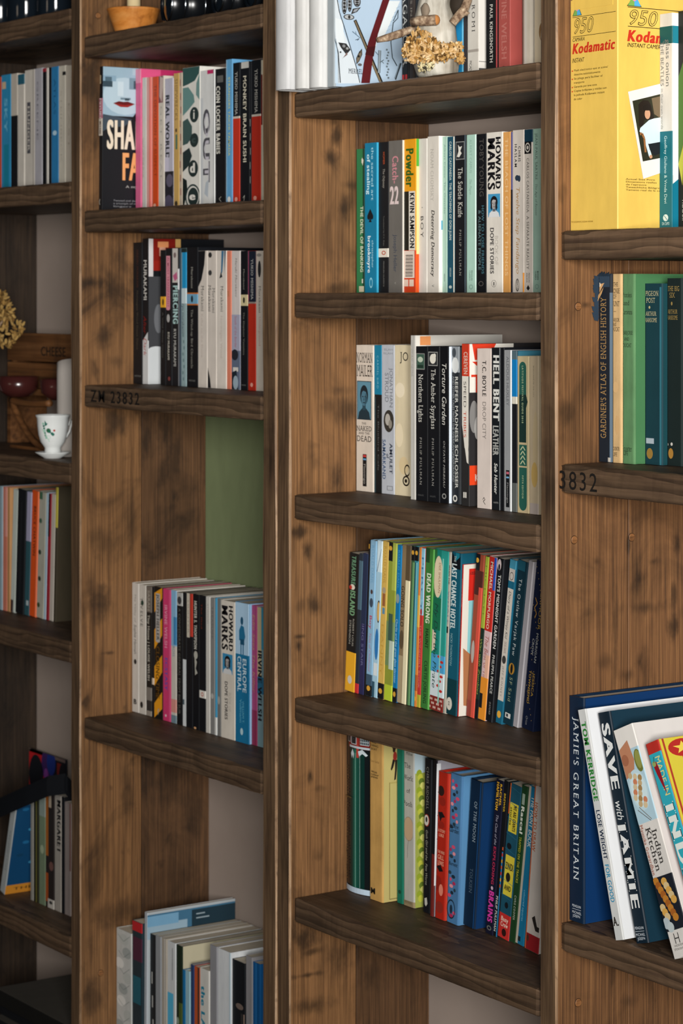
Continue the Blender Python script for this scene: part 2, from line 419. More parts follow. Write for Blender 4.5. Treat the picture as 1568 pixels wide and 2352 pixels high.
def row(z, books, group, where, x_prev=None, Y=None, d=.129, kind='pb', ymax=.15, name='paperback_book', cat='book', back=.2415, x_max=None):
    """books: (left px, right px, top px, colour, look, prints, options) along one shelf board"""
    y_prev = Y; px_prev = None; pl_ = None
    if x_prev is not None: x_prev += .0012
    for bk in books:
        xl, xr, yt, col, look, items = bk[:6]; o = bk[6] if len(bk) > 6 else {}
        if 'y' in o: y = o['y']
        elif y_prev is None: y = on_x(xl, 0, x_prev).y
        elif px_prev is not None and xl > px_prev + .6: y = min(on_x(xl, 0, x_prev).y, o.get('ymax', ymax))
        else: y = y_prev
        X0 = on_y(xl, 0, y).x; X1 = on_y(xr, 0, y).x
        if x_prev is not None and X0 < x_prev: X0 = x_prev + .0002
        if x_max is not None: X1 = min(X1, x_max - .0015)
        w = max(X1 - X0 - .0003, .003)
        lean = 0.
        if 'xt' in o:                            # top-left corner seen further along than the foot: the book leans
            p = on_y(o['xt'], yt, y); lean = math.atan2(p.x - X0, p.z - z); h = math.hypot(p.x - X0, p.z - z)
        else: h = on_y(xl, yt, y).z - z
        if pl_ is not None:                      # never lean through the neighbour
            zz = min(h, pl_[2]); need = (pl_[0] + pl_[1] * zz + .0003 - X0) / zz
            if math.tan(lean) < need: lean = math.atan(need)
        dd = min(o.get('d', d), back - y)
        if callable(items):                      # drawing on the front board, measured on that board
            def onb(px, py, xx=X0 + w, yy=y, d_=dd, h_=h):
                p = on_x(px, py, xx); return ((p.y - yy) / d_, 1 - (p.z - z) / h_)
            items = items(onb)
        kd = o.get('kind', kind)
        loc = (X0, y, z + .0004 + (w * math.sin(lean) if lean > 0 else 0))
        nm = o.get('name', {'pb': name, 'hb': 'hardback_book'}[kd])
        lab = look + ('' if o.get('full') else ' ' + where)
        rt = make_book(nm, lab, o.get('cat', cat), o.get('group', group), w, dd, h, loc, lean, col, items, kd,
                       o.get('pg', 'd8cdb8'), o.get('rough', .42), o.get('cov'), 0, o.get('B'))
        BOOKS.append((rt, w, dd, h))
        x_prev = X0 + w + .0003; y_prev = y; px_prev = xr; pl_ = (X0 + w / math.cos(lean), math.tan(lean), h)
    return x_prev

def portrait(u0, v0, u1, v1, ground, hair, skin, shade, cloth, beard=None):
    U = lambda a: u0 + (u1 - u0) * a
    V = lambda a: v0 + (v1 - v0) * a
    du, dv = u1 - u0, v1 - v0
    it = [('R', u0, v0, u1, v1, ground), ('P', [(U(.04), V(1)), (U(.12), V(.82)), (U(.38), V(.7)), (U(.62), V(.7)), (U(.88), V(.82)), (U(.96), V(1))], cloth), ('R', U(.38), V(.55), U(.62), V(.76), shade),
          ('E', U(.5), V(.36), du * .3, dv * .27, hair), ('E', U(.5), V(.42), du * .22, dv * .23, skin), ('P', [(U(.29), V(.38)), (U(.3), V(.2)), (U(.5), V(.13)), (U(.7), V(.2)), (U(.71), V(.38)), (U(.64), V(.27)), (U(.45), V(.24)), (U(.35), V(.28))], hair),
          ('E', U(.41), V(.4), du * .05, dv * .016, hair), ('E', U(.59), V(.4), du * .05, dv * .016, hair), ('P', [(U(.5), V(.4)), (U(.54), V(.5)), (U(.46), V(.5))], shade), ('E', U(.5), V(.56), du * .08, dv * .014, hair), ('P', [(U(.6), V(.3)), (U(.71), V(.42)), (U(.64), V(.58)), (U(.56), V(.64)), (U(.6), V(.5))], shade)]
    if beard: it += [('P', [(U(.26), V(.3)), (U(.33), V(.3)), (U(.36), V(.62)), (U(.3), V(.72)), (U(.22), V(.6))], beard), ('P', [(U(.67), V(.3)), (U(.74), V(.3)), (U(.8), V(.6)), (U(.7), V(.74)), (U(.64), V(.6))], beard)]
    return it
# ------------------------------------------------------------------ wall behind, floor
mw, t, b_ = nt('painted_wall')
n = noise_tex(t, coords(t, (3, 3, 3)), 1, 5, .6); r = ramp(t, [(.3, rgb('8f8177')), (.7, rgb('9c8e84'))])
t.links.new(n, r.inputs[0]); t.links.new(r.outputs[0], b_.inputs['Base Color']); b_.inputs['Roughness'].default_value = .8
m = MB(); m.box((-4.6, .243, 0), (-1.2, .34, 2.6), mw); o = m.build('wall_back'); o['kind'] = 'structure'
m = MB(); m.box((-4.6, -3.2, -.05), (1.6, .34, 0), wood('floor_boards', '20170f', '2f2318', '3d2e20', 'X', .2)); o = m.build('floor'); o['kind'] = 'structure'

# ------------------------------------------------------------------ the two bookcases
XL0, XL1 = on_y(163, 0, 0).x, on_y(184, 0, 0).x          # upright between the far left bay and the second bay
XM0, XM1 = on_y(603, 0, 0).x, on_y(633.5, 0, 0).x        # right upright of the left bookcase
XN0, XN1 = on_y(637, 0, 0).x, on_y(665, 0, 0).x          # left upright of the right bookcase
XR0, XR1 = on_y(1240, 0, 0).x, on_y(1277, 0, 0).x
XA0, XZ = -4.09, -1.66
D = .2425; THK = .0350
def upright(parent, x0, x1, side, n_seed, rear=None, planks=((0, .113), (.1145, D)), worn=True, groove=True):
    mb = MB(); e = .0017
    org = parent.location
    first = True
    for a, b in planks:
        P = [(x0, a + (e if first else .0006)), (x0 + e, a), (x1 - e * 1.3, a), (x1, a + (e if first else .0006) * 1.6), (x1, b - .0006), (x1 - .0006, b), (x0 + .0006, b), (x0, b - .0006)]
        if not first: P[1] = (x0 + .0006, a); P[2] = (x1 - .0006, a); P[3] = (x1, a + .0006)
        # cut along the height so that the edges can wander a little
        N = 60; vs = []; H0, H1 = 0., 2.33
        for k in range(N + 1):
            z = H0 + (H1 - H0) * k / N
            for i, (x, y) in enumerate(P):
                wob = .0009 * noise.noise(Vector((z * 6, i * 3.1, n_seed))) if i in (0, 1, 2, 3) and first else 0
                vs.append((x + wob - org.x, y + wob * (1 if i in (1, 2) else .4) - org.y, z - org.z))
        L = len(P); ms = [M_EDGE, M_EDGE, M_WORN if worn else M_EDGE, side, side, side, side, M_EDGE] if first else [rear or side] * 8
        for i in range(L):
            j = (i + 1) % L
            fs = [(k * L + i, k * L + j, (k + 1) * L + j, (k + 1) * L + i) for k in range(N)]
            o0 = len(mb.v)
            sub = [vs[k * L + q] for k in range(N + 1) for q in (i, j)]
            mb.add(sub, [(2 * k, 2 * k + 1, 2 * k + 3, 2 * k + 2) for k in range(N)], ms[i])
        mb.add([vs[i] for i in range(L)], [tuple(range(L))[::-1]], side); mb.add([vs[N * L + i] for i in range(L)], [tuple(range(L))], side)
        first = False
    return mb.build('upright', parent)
def shelf(parent, x0, x1, ztop, seed=0., gap0=.0012, gap1=.0045):
    """a thick softwood shelf board with eased, slightly dented front edges"""
    rnd = random.Random(int(seed * 1000) + 5)
    org = parent.location; N = 64; e = .003; vs = []
    sec = [(.004 + e, -THK), (.0045, -THK + e * .45), (.004, -THK + e), (.004, -e), (.0045, -e * .45), (.004 + e, 0), (D - .002, 0), (D - .002, -THK)]
    for k in range(N + 1):
        x = x0 + gap0 + (x1 - gap1 - x0 - gap0) * k / N
        endr = max(0, .0045 - min(k, N - k) * (x1 - x0) / N) / .0045
        for i, (y, z) in enumerate(sec):
            dent = .0011 * noise.noise(Vector((x * 38, i * 2.3, seed * 7))) if i < 6 else 0
            if i in (4, 5): dent = -abs(dent)
            yy = y + abs(dent) + (endr ** 2 * .0035 if i in (1, 2, 3, 4) else 0)
            zz = z + (dent * .9 if i in (0, 1, 4, 5) else 0) * (1 if i else .6)
            zz += endr ** 2 * (.0024 if i in (0, 1, 2) else -.0024 if i in (3, 4, 5) else 0)
            vs.append((x - org.x, yy - org.y, ztop + zz - org.z))
    mb = MB(); L = len(sec)
    mb.add(vs, [((k + 1) * L + (i + 1) % L, (k + 1) * L + i, k * L + i, k * L + (i + 1) % L) for k in range(N) for i in range(L)], M_SHELF)
    mb.add([vs[i] for i in range(L)], [tuple(range(L))], M_SHELF); mb.add([vs[N * L + i] for i in range(L)], [tuple(range(L))[::-1]], M_SHELF)
    return mb.build('shelf', parent)
def plug(parent, x, y, z, r=.0048):
    org = parent.location; mb = MB()
    mx = Matrix.Translation(Vector((x, y, z)) - org) @ Matrix.Rotation(R(90), 4, 'Y')
    mb.lathe([(r, -.0005), (r, .0008), (r * .85, .0014), (0.0001, .0011)], M_PLUG, 20, mx)
    mb.lathe([(r * 1.12, .0002), (r * 1.02, .0004)], plain('1a120c', .7, 'gap'), 20, mx)
    return mb.build('screw_plug', parent)
M_PLUG = wood('screw_plug_wood', '4a3018', '7d5330', '9c6b40', 'Y', .1, fine=300)
case_l = thing('bookcase', 'dark-stained wooden bookcase with two bays on the left, holding cup, magazines and paperbacks', 'bookcase', (XL1, 0, 0))
case_r = thing('bookcase', 'dark-stained wooden bookcase on the right, with yellow camera box and cookbooks', 'bookcase', (XN1, 0, 0))
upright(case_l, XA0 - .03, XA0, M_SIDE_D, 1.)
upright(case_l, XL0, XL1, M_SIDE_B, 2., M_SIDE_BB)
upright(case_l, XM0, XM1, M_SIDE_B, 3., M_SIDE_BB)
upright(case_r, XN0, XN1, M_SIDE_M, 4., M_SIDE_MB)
upright(case_r, XR0, XR1, M_SIDE_R, 5.)
upright(case_r, XZ, XZ + .03, M_SIDE_R, 6.)
ZA = [2.22, 1.920, 1.637, 1.1785, .886, .405, .13]
ZB = [2.15, 1.869, 1.588, 1.3065, .7705, .13]
ZM = [2.06, 1.7352, 1.4545, 1.172, .8878, .607, .22]
ZR = [1.872, 1.5285, 1.2485, .698, .35]
SH = {}
for nm_, zs, a, b, c in (('A', ZA, XA0, XL0, case_l), ('B', ZB, XL1, XM0, case_l), ('M', ZM, XN1, XR0, case_r), ('R', ZR, XR1, XZ, case_r)):
    for i, z in enumerate(zs):
        SH[nm_, i] = shelf(c, a, b, z, i * .37 + ord(nm_))
    mb = MB(); mb.box((a - c.location.x, .004, 2.29), (b - c.location.x, D - .002, 2.33), M_SHELF); mb.build('top_board', c)
def stencil(par, txt, x0, x1, zc, cap, col='17110d', sty='b'):
    tv, fs, ln = set_text(txt, sty); mb = MB(); org = case_l.location if par.parent == case_l else case_r.location
    mb.add([(x0 + x / ln * (x1 - x0) - org.x, .0034 - q - org.y, zc + (y - .5) * cap - org.z) for x, y, q in tv], fs, plain(col, .8, 'ink'))
    return mb.build('stencilled_number', par)
a, b = on_y(209, 912, .004), on_y(324, 912, .004); stencil(SH['B', 3], 'ZM 23832', a.x, b.x, ZB[3] - .0165, .0185, '14100d', 'bw')
a, b = on_y(1283, 1115, .004), on_y(1377, 1122, .004); stencil(SH['R', 2], '3832', a.x, b.x, ZR[2] - .019, .0215, '14100d', 'w')
for px, py in ((1318, 1240), (1450, 1234), (1327, 2303), (1327, 704)):
    p = on_x(px, py, XR1); plug(case_r, p.x, p.y, p.z)
p = on_x(231, 2235, XL1); plug(case_l, p.x, p.y, p.z)
p = on_x(225, 36, XL1); plug(case_l, p.x, p.y, p.z)
# ------------------------------------------------------------------ third bay, second shelf
Wt, Kk, Cr, Mn = 'd9d3c6', '14171c', 'e2d2b0', 'a9c9b8'
def logo(v, c, rv=.012, ru=.2, u=.5): return [('O', u, v, ru, rv, .75, c), ('E', u, v, ru * .35, rv * .5, c)]
row(ZM[2], [
 (818, 837, 343.5, '2f7a4c', 'slim green paperback with white lettering at the left end', [('R', .8, 0, 1, 1, '17382a'), ('T', 'THE DEVIL OF BANKING', .4, .86, .68, .34, 'cfd6c0', 'b'), ('P', [(.72, .06), (.9, .08), (.8, .12), (.72, .1)], Wt), ('R', .66, .07, .76, .1, Wt), ('R', .35, .955, .95, .995, 'c9c4a8'), ('R', .7, .905, .84, .935, Wt)]),
 (837, 865, 330, '117a9f', 'bright blue paperback with a black spade on the spine', [('T', 'the sacred art', .03, .385, .66, .2, 'a8d8e4', 'n'), ('T', 'of stealing', .075, .345, .34, .25, 'c5e6ec', 'b'), ('P', [(.48, .44), (.72, .485), (.72, .505), (.6, .515), (.52, .505), (.6, .53), (.36, .53), (.44, .505), (.36, .515), (.24, .505), (.24, .485)], Kk), ('T', 'christopher', .65, .835, .68, .15, 'a8d8e4'), ('T', 'brookmyre', .62, .87, .4, .24, 'dcebec', 'b'), ('O', .55, .935, .13, .035, .7, '8fd0e0'), ('r', 0, 0, 1, 1, '3fa7c9')], {}),  # front board coloured lighter to paint in the highlight beside the spine
 (868.5, 892, 328, '14171b', 'black paperback with white band low on the spine', [('T', 'HOMER', .065, .15, .56, .17, 'b8502a', 'n'), ('T', 'The Odyssey', .175, .305, .56, .2, '9a968c', 'i'), ('T', 'Translated by E.V. Rieu', .49, .69, .56, .1, '6a6a66'), ('R', 0, .707, 1, .765, Wt), ('O', .55, .736, .2, .014, .6, 'b5452a'), ('T', 'PENGUIN CLASSICS', .79, .96, .56, .1, '7b7b76')]),
 (892, 924, 325, '6b6863', 'grey paperback with pink title lettering and white numerals', [('T', 'Catch-', .1, .285, .5, .42, 'c8858e', 'b'), ('H', '22', .12, .78, .36, 24, 'd8c6c4', 'k'), ('T', 'Joseph Heller', .62, .865, .5, .24, '3b4352'), ('T', 'V', .93, .945, .5, .1, 'a09c94'), ('r', 0, 0, 1, 1, Wt)]),
 (927.5, 955, 321.5, 'e39c1c', 'orange paperback with green lettering and a bar code', [('R', 0, .34, .42, .725, '1a1a12'), ('R', .42, .34, .96, .725, Wt), ('T', 'KEVIN SAMPSON', .35, .715, .7, .36, Kk, 'k'), ('T', 'Powder', .06, .315, .5, .62, '2f5a1a', 'k'), ('R', 0, .725, 1, 1, 'c9401d'), ('R', .04, .728, .9, .905, 'e0cfc0')] + [('R', .16, .755 + i * .0075, .78, .755 + i * .0075 + (.0028 if i % 3 else .0048), '24211f') for i in range(19)] + [('R', .06, .915, .42, .96, 'e0c7b5'), ('R', .5, .915, .88, .96, 'e0c7b5'), ('r', 0, 0, .3, .18, '4c9c34'), ('r', 0, .18, .3, .75, 'e8c88a'), ('r', 0, .75, .3, 1, 'd9501c')], {'cov': 'e8a040'}),
 (961, 980.5, 320, 'd8d2c8', 'white paperback with three spaced black capitals', [('T', 'BOY', .5, .65, .42, .34, '1d1d1d', 'w'), ('R', .4, .445, .5, .45, '55524e')]),
 (981, 1008, 315, 'd6d0c5', 'white paperback with black slanted lettering near the bottom', [('T', 'NOAM CHOMSKY', .08, .415, .42, .24, 'a8a39a', 'f'), ('T', 'Deterring Democracy', .47, .895, .5, .27, '2a2826', 'bi'), ('T', 'V', .95, .965, .5, .2, '4a4845'), ('r', 0, 0, .1, 1, 'e6e4dc'), ('r', .03, .54, .1, .6, '4f9dba')], {'cov': 'cfdce0'}),
 (1015, 1026.5, 315, Mn, 'slim mint paperback between white and teal spines', [('T', 'Albert Camus  The Outsider', .05, .5, .55, .3, '6f9486', 'f'), ('T', 'PENGUIN', .88, .93, .5, .2, '33433d')]),
 (1026.5, 1042.5, 315.5, '1d4f63', 'slim teal paperback with worn white edges', [('T', 'CARLOS CASTANEDA  THE TEACHINGS OF DON JUAN', .03, .665, .5, .32, 'b9c6c0', 'b'), ('R', .94, 0, 1, 1, 'c9bfae'), ('T', 'ARKANA', .84, .9, .5, .25, 'a9b8b4'), ('E', .5, .965, .22, .01, 'b9c6c0')]),
 (1044, 1070.5, 312.5, '17191e', 'black paperback with a small framed white bird', [('R', .1, .04, .86, .155, '8a8a88'), ('R', .14, .045, .82, .15, '23262a'), ('P', [(.3, .06), (.45, .075), (.65, .07), (.5, .1), (.62, .115), (.4, .14), (.2, .135), (.35, .1)], 'd9d6cc'), ('T', 'The Subtle Knife', .205, .525, .5, .38, 'c5c3ba', 'f'), ('T', 'PHILIP PULLMAN', .6, .9, .5, .17, '8f8d86', 'fw'), ('R', .9, 0, .95, 1, '6a7f8a')]),
 (1071, 1093, 311, 'a9cdbd', 'mint paperback between two black spines', [('T', 'ALBERT CAMUS', .03, .245, .45, .22, '86a79a', 'f'), ('T', 'The Plague', .28, .38, .45, .22, '7d9d90', 'fi'), ('T', 'PENGUIN', .86, .925, .58, .14, '4a5f56'), ('T', 'CLASSICS', .86, .925, .36, .14, '4a5f56'), ('O', .5, .965, .2, .015, .7, '7d9d90'), ('R', .9, 0, 1, 1, 'c2ddd0')]),
 (1093, 1116.5, 309.5, '14161a', 'black paperback with dim grey and blue lettering', [('T', 'TOBY YOUNG', .03, .4, .55, .4, '4d4a47', 'f'), ('T', 'HOW TO LOSE FRIENDS', .45, .885, .68, .24, '3d6470', 'b'), ('T', '& ALIENATE PEOPLE', .48, .86, .36, .24, '53696c', 'b'), ('O', .5, .945, .25, .016, .7, '4d4a47')]),
 (1116.5, 1154, 306, 'd9d3c8', 'thick white paperback with heavy black capitals, small portrait', [('T', 'HOWARD', .03, .36, .74, .3, '17161a', 'k'), ('T', 'MARKS', .035, .365, .32, .43, '17161a', 'k'), ('T', 'MR', .03, .06, .7, .14, '17161a', 'b'), *portrait(.12, .385, .86, .53, '3f8fb8', '17161a', 'a8a4a2', '5f6266', 'd0d2d2', '17161a'), ('T', 'BOOK OF', .645, .83, .66, .2, 'b5afa6', 'n'), ('T', 'DOPE STORIES', .595, .885, .38, .22, '2a282a', 'b'), ('O', .5, .945, .15, .022, .9, '6a6663'), ('R', .47, .935, .53, .957, '4a4744')]),
 (1155, 1172, 304.5, 'dba05a', 'tan orange paperback with faded lettering', [('T', 'THE BEACH OF LOST THINGS', .04, .9, .5, .4, 'e4bb84', 'b'), ('R', 0, 0, .12, 1, 'c98f4a')]),
 (1172, 1176, 304, '5b5a86', 'thin purple and black paperback', [('R', 0, .36, 1, 1, '14151a')]),
 (1176.5, 1203, 300.5, 'd8cfc4', 'white paperback with tan handwritten style lettering', [('T', 'CHRIS', .1, .2, .62, .2, '2b2a2c', 'bw'), ('T', 'HASLAM', .085, .235, .3, .2, '2b2a2c', 'bw'), ('E', .42, .295, .18, .018, '2d3c4c'), ('E', .6, .3, .12, .02, '2d3c4c'), ('T', 'Twelve Step Fandango', .345, .885, .5, .3, 'b08a5a', 'i'), ('O', .45, .955, .16, .04, .8, '55504a'), ('T', 'ABACUS', .925, .985, .45, .14, '55504a', 'b'), ('R', .93, .88, 1, 1, 'd98a20')]),
 (1203.5, 1223, 298.5, 'd6cdc2', 'white paperback with a dark blue top panel', [('R', 0, 0, 1, .08, '16384a'), ('R', 0, .075, .85, .15, '101114'), ('O', .42, .112, .3, .03, .72, 'c9c4ba'), ('E', .42, .112, .12, .012, 'c9c4ba'), ('T', 'CARLOS CASTANEDA  A SEPARATE REALITY', .175, .86, .45, .28, '55514c', 'f'), ('T', 'PENGUIN', .88, .94, .6, .15, '2b2a2a'), ('T', 'ARKANA', .88, .94, .35, .15, '2b2a2a'), ('P', [(.3, .975), (.5, .955), (.7, .975), (.5, .99)], '1b1b1c')]),
 (1223, 1243.5, 297, '9fbfae', 'mint paperback at the right end', [('T', 'JEAN-PAUL SARTRE', .03, .315, .42, .24, '4c5f56', 'f'), ('T', 'The Age of Reason', .335, .53, .42, .22, '5d7167', 'fi'), ('T', 'MODERN', .87, .925, .6, .15, '33433d', 'b'), ('T', 'CLASSICS', .87, .925, .36, .15, '33433d', 'b'), ('O', .5, .965, .2, .015, .7, '7d9d90')]),
], "paperbacks on the third bay's second shelf", "on the third bay's second shelf", XN1, x_max=XR0)

# ------------------------------------------------------------------ third bay, third shelf
row(ZM[3], [
 (817.5, 857, 793, 'd8cdbf', 'thick white paperback with a blue portrait panel', [('H', 'NORMAN', .03, .97, .085, 14, '3a322c', 'f'), ('H', 'MAILER', .05, .97, .175, 16, '3a322c', 'f'), ('R', .06, .245, .9, .51, '20303a'), *portrait(.09, .25, .87, .505, '5c8ba0', '17242c', '4a7488', '2b4653', '22343d'), ('H', 'THE', .35, .62, .535, 3, '3a322c', 'f'), ('H', 'NAKED', .05, .95, .57, 7, '3a322c', 'f'), ('H', 'AND THE', .18, .82, .602, 3, '3a322c', 'f'), ('H', 'DEAD', .06, .95, .64, 8, '3a322c', 'f'), ('R', .42, .745, .64, .965, '17171a'), ('R', .44, .75, .62, .765, 'c03a3a'), ('R', .44, .775, .62, .785, '5d9fd0'), ('T', 'Flamingo', .81, .95, .53, .1, 'a8a49c')]),
 (859, 876, 793, '15191b', 'black paperback with a teal upper third', [('R', 0, 0, 1, .335, '11799a'), ('T', 'CARMEL BIRD', .07, .3, .5, .22, '76b4c4', 'w'), ('R', .05, .35, .25, 1, '32464c'), ('T', 'The Bluebird Cafe', .4, .85, .6, .18, '5b5f5e')]),
 (876, 905.5, 793, 'b9bec6', 'pale grey paperback with blue handwritten lettering', [('T', 'JONATHAN', .155, .42, .76, .24, '70747c'), ('T', 'STROUD', .185, .385, .42, .28, '70747c'), ('H', 'BLAH', .2, .9, .03, 3, '8a8d92'), ('H', 'BLAH', .15, .9, .055, 3, '8a8d92'), ('E', .58, .51, .4, .075, '35332f'), ('E', .5, .5, .2, .04, 'b0aca4'), ('E', .7, .53, .14, .03, '8d887e'), ('T', 'AMULET', .66, .865, .76, .22, '2c3648', 'b'), ('T', 'of', .73, .76, .5, .2, '2c3648', 'b'), ('T', 'SAMARKAND', .635, .905, .22, .24, '3b5478', 'b'), ('R', .45, .945, .9, .975, '6c7076'), ('R', .49, .948, .86, .972, 'b4b8be')]),
 (906, 942, 793, 'dccfae', 'cream marbled paperback with brown scroll marks', [('E', .35, .3, .3, .05, 'e8dcc0'), ('E', .3, .6, .25, .08, 'e6d8b8'), ('E', .6, .8, .3, .06, 'd8c49a'), ('H', 'JO', .38, .92, .075, 12, '2d2a26', 'f'), ('O', .75, .9, .22, .035, .7, '1d1712'), ('O', .82, .83, .18, .04, .75, '1d1712'), ('E', .74, .9, .08, .013, '1d1712')]),
 (942.5, 954, 771, 'c8c5be', 'tall thin pale volume standing above its neighbours', [('R', .55, 0, .62, 1, '8f8d88'), ('T', 'CONTEMPORARY PAINTING', .03, .25, .35, .3, '8a8883'), ('r', 0, 0, .12, .1, 'd8d4ca'), ('r', .05, .005, .17, .06, 'd08a55'), ('r', .17, .003, .98, .065, 'b8b5ae')], {'d': .15, 'y': .088, 'name': 'art_book'}),
 (954.5, 982, 796, '15171b', 'black paperback with a small green landscape picture', [('R', .06, .045, .76, .15, '8a8a86'), ('R', .1, .05, .72, .145, '3e5a4c'), ('E', .4, .085, .22, .018, 'b8c4b0'), ('R', .15, .12, .65, .14, '22362c'), ('T', 'Northern Lights', .18, .495, .44, .36, 'cdcbc2', 'f'), ('T', 'PHILIP PULLMAN', .59, .905, .44, .16, '9a9892', 'fw'), ('H', 'SCHOLASTIC', .2, .7, .965, 2, '5a5a5a')]),
 (982, 1009, 796, '15171b', 'black paperback with a small framed white creature', [('R', .06, .035, .86, .125, '9a9a96'), ('R', .1, .04, .82, .12, '2a2c2e'), ('E', .45, .08, .26, .032, 'ddd9cc'), ('E', .6, .06, .12, .015, 'ddd9cc'), ('T', 'The Amber Spyglass', .145, .535, .5, .36, 'cdcbc2', 'f'), ('T', 'PHILIP PULLMAN', .59, .905, .46, .16, '9a9892', 'fw'), ('H', 'SCHOLASTIC', .2, .7, .965, 2, '5a5a5a')]),
 (1009.5, 1029, 796, '16171a', 'black glossy paperback with slanted script lettering', [('T', 'Torture Garden', .1, .5, .55, .5, 'd0cec6', 'i'), ('T', 'OCTAVE MIRBEAU', .6, .9, .55, .2, 'a09e98', 'fi'), ('O', .55, .955, .25, .018, .6, '8a8a86'), ('R', 0, 0, .05, 1, '6f7274')], {'cov': 'd2dbe4', 'rough': .25}),  # grey strip at the left edge is a highlight painted on the spine
 (1036.5, 1054.5, 796, '23272c', 'dark paperback with a pale photograph at the top', [('R', 0, 0, 1, .165, '8d9398'), ('E', .5, .12, .45, .05, 'd2d4d2'), ('E', .35, .04, .25, .03, '3c4248'), ('T', 'REEFER MADNESS SCHLOSSER', .19, .9, .68, .36, 'c9c9c2', 'b'), ('T', 'AND OTHER TALES FROM THE AMERICAN UNDERGROUND', .19, .86, .28, .22, '8e9396'), ('O', .5, .965, .28, .022, .55, 'd2d0c8')]),
 (1054.5, 1059.5, 798, '2a2d30', 'very thin charcoal booklet', [('R', .5, 0, .8, 1, '5a5d60')]),
 (1060, 1077.5, 790, '2b2a2a', 'tall black, red and white paperback', [('R', 0, 0, 1, .2, 'c03a24'), ('T', 'CEREVEN', .05, .19, .55, .5, 'd8b8a8', 'b'), ('P', [(0, .2), (1, .2), (1, .62), (.85, .7), (.4, .64), (.2, .55), (0, .5)], 'dad5ca'), ('T', 'SPEED', .23, .395, .45, .34, '4a4644'), ('T', 'TRIBES', .415, .58, .45, .34, 'c0482e'), ('P', [(.45, .64), (1, .66), (1, .74), (.7, .73)], 'dad5ca'), ('R', .25, .915, .42, .95, 'd8d4ca'), ('R', .5, .915, .67, .95, 'd8d4ca'),
   ('r', 0, 0, .5, .3, 'dcd8ce'), ('p', [(.03, .0), (.3, .0), (.25, .06), (.12, .05), (.12, .1), (.06, .1)], 'cf3a22'), ('p', [(.03, .11), (.2, .11), (.2, .135), (.08, .135)], 'cf3a22'), ('r', .07, .19, .11, .3, 'cf3a22'), ('r', .02, .19, .11, .205, 'cf3a22'), ('r', .0, .75, .12, .87, 'd8431f'), ('h', 'K', .06, .1, .825, 9, 'e6d4c8', 'b'), ('e', .05, .45, .05, .1, '7c7a78'), ('e', .085, .52, .03, .07, 'b0aeaa')], {'d': .148, 'y': .086, 'cov': '2c2a2b'}),
 (1095, 1128, 801, 'd4c7be', 'pinkish white paperback with black and grey lettering', [('T', 'T.C. BOYLE', .075, .3, .52, .26, '2a2726', 'b'), ('T', 'DROP CITY', .33, .565, .52, .24, '77716c'), ('L', [(.42, .945), (.5, .93), (.58, .945), (.45, .955), (.6, .975)], .9, '3a3632')], {'y': .083}),
 (1128, 1149, 799, '191c20', 'black paperback with large ragged white lettering', [('T', 'HELL BENT', .045, .455, .55, .62, 'd0d0ca', 'k'), ('T', 'LEATHER', .48, .665, .5, .6, '9fa09c', 'k'), ('T', 'Seb Hunter', .71, .9, .52, .34, 'd0d0ca', 'bi'), ('H', 'HARPER', .25, .8, .955, 2.2, '8a8a88'), ('R', .93, 0, .97, 1, '8f9698')]),
 (1149.5, 1157.5, 799, '131519', 'thin black paperback beside ragged white lettering', []),
 (1158, 1174, 804.5, '8d8f91', 'silver grey paperback with a black publisher strip', [('R', 0, 0, .1, 1, 'c9cbca'), ('T', 'ALDOUS HUXLEY', .04, .345, .5, .36, '5a5c60'), ('R', .25, .745, .75, .975, '17191c'), ('R', .3, .755, .7, .77, 'b05a6a'), ('R', .3, .785, .7, .795, '6a9fc4'), ('T', 'Flamingo', .82, .95, .5, .2, '8a8a88'), ('R', .92, 0, 1, 1, 'd2d4d2')]),
 (1175, 1187, 806, '17191d', 'black paperback with a bright blue band', [('R', 0, 0, 1, .055, '4c6168'), ('R', 0, .055, 1, .285, '1274b0'), ('R', 0, .285, 1, .33, 'cdc8b8'), ('R', 0, .82, 1, 1, '565a58')], {'cov': '356a7c'}),
 (1187.5, 1214.5, 818.5, 'bfae88', 'cream guide with rounded green spine panels', [('R', .18, .07, .78, .245, '27584c'), ('E', .48, .07, .3, .035, '27584c'), ('P', [(.18, .245), (.78, .245), (.9, .29), (.78, .33), (.78, .55), (.18, .55)], '1d332e'), ('R', .18, .565, .84, .7, '27584c'), ('R', .18, .71, .84, .945, '27584c'), ('E', .51, .945, .33, .04, '27584c'), ('T', 'LATITUDE FESTIVAL GUIDE 2010', .06, .43, .48, .13, 'a9b890', 'bw'), ('L', [(.3, .6), (.5, .575), (.7, .6)], 1.6, 'b9c09a'), ('L', [(.3, .63), (.5, .605), (.7, .63)], 1.6, 'b9c09a'), ('L', [(.3, .66), (.5, .635), (.7, .66)], 1.6, 'b9c09a'), ('L', [(.3, .69), (.5, .665), (.7, .69)], 1.6, 'b9c09a'), ('T', 'FIFTH EDITION', .76, .91, .5, .13, 'a9b890', 'bw')], {'d': .12}),
 (1215, 1236, 818.5, 'b9a88c', 'tan folded map at the right end', [('R', .02, 0, .08, 1, '6a6248'), ('E', .7, .55, .3, .2, 'b8a684'), ('E', .6, .75, .35, .08, 'b89a5c'), ('R', .1, .93, 1, 1, 'a89c94'), ('T', 'BOROUGHS OF THE CITY', .06, .26, .5, .1, '6c6654')], {'d': .12, 'name': 'folded_map', 'cat': 'map'}),
], "paperbacks on the third bay's third shelf", "on the third bay's third shelf", XN1, x_max=XR0)
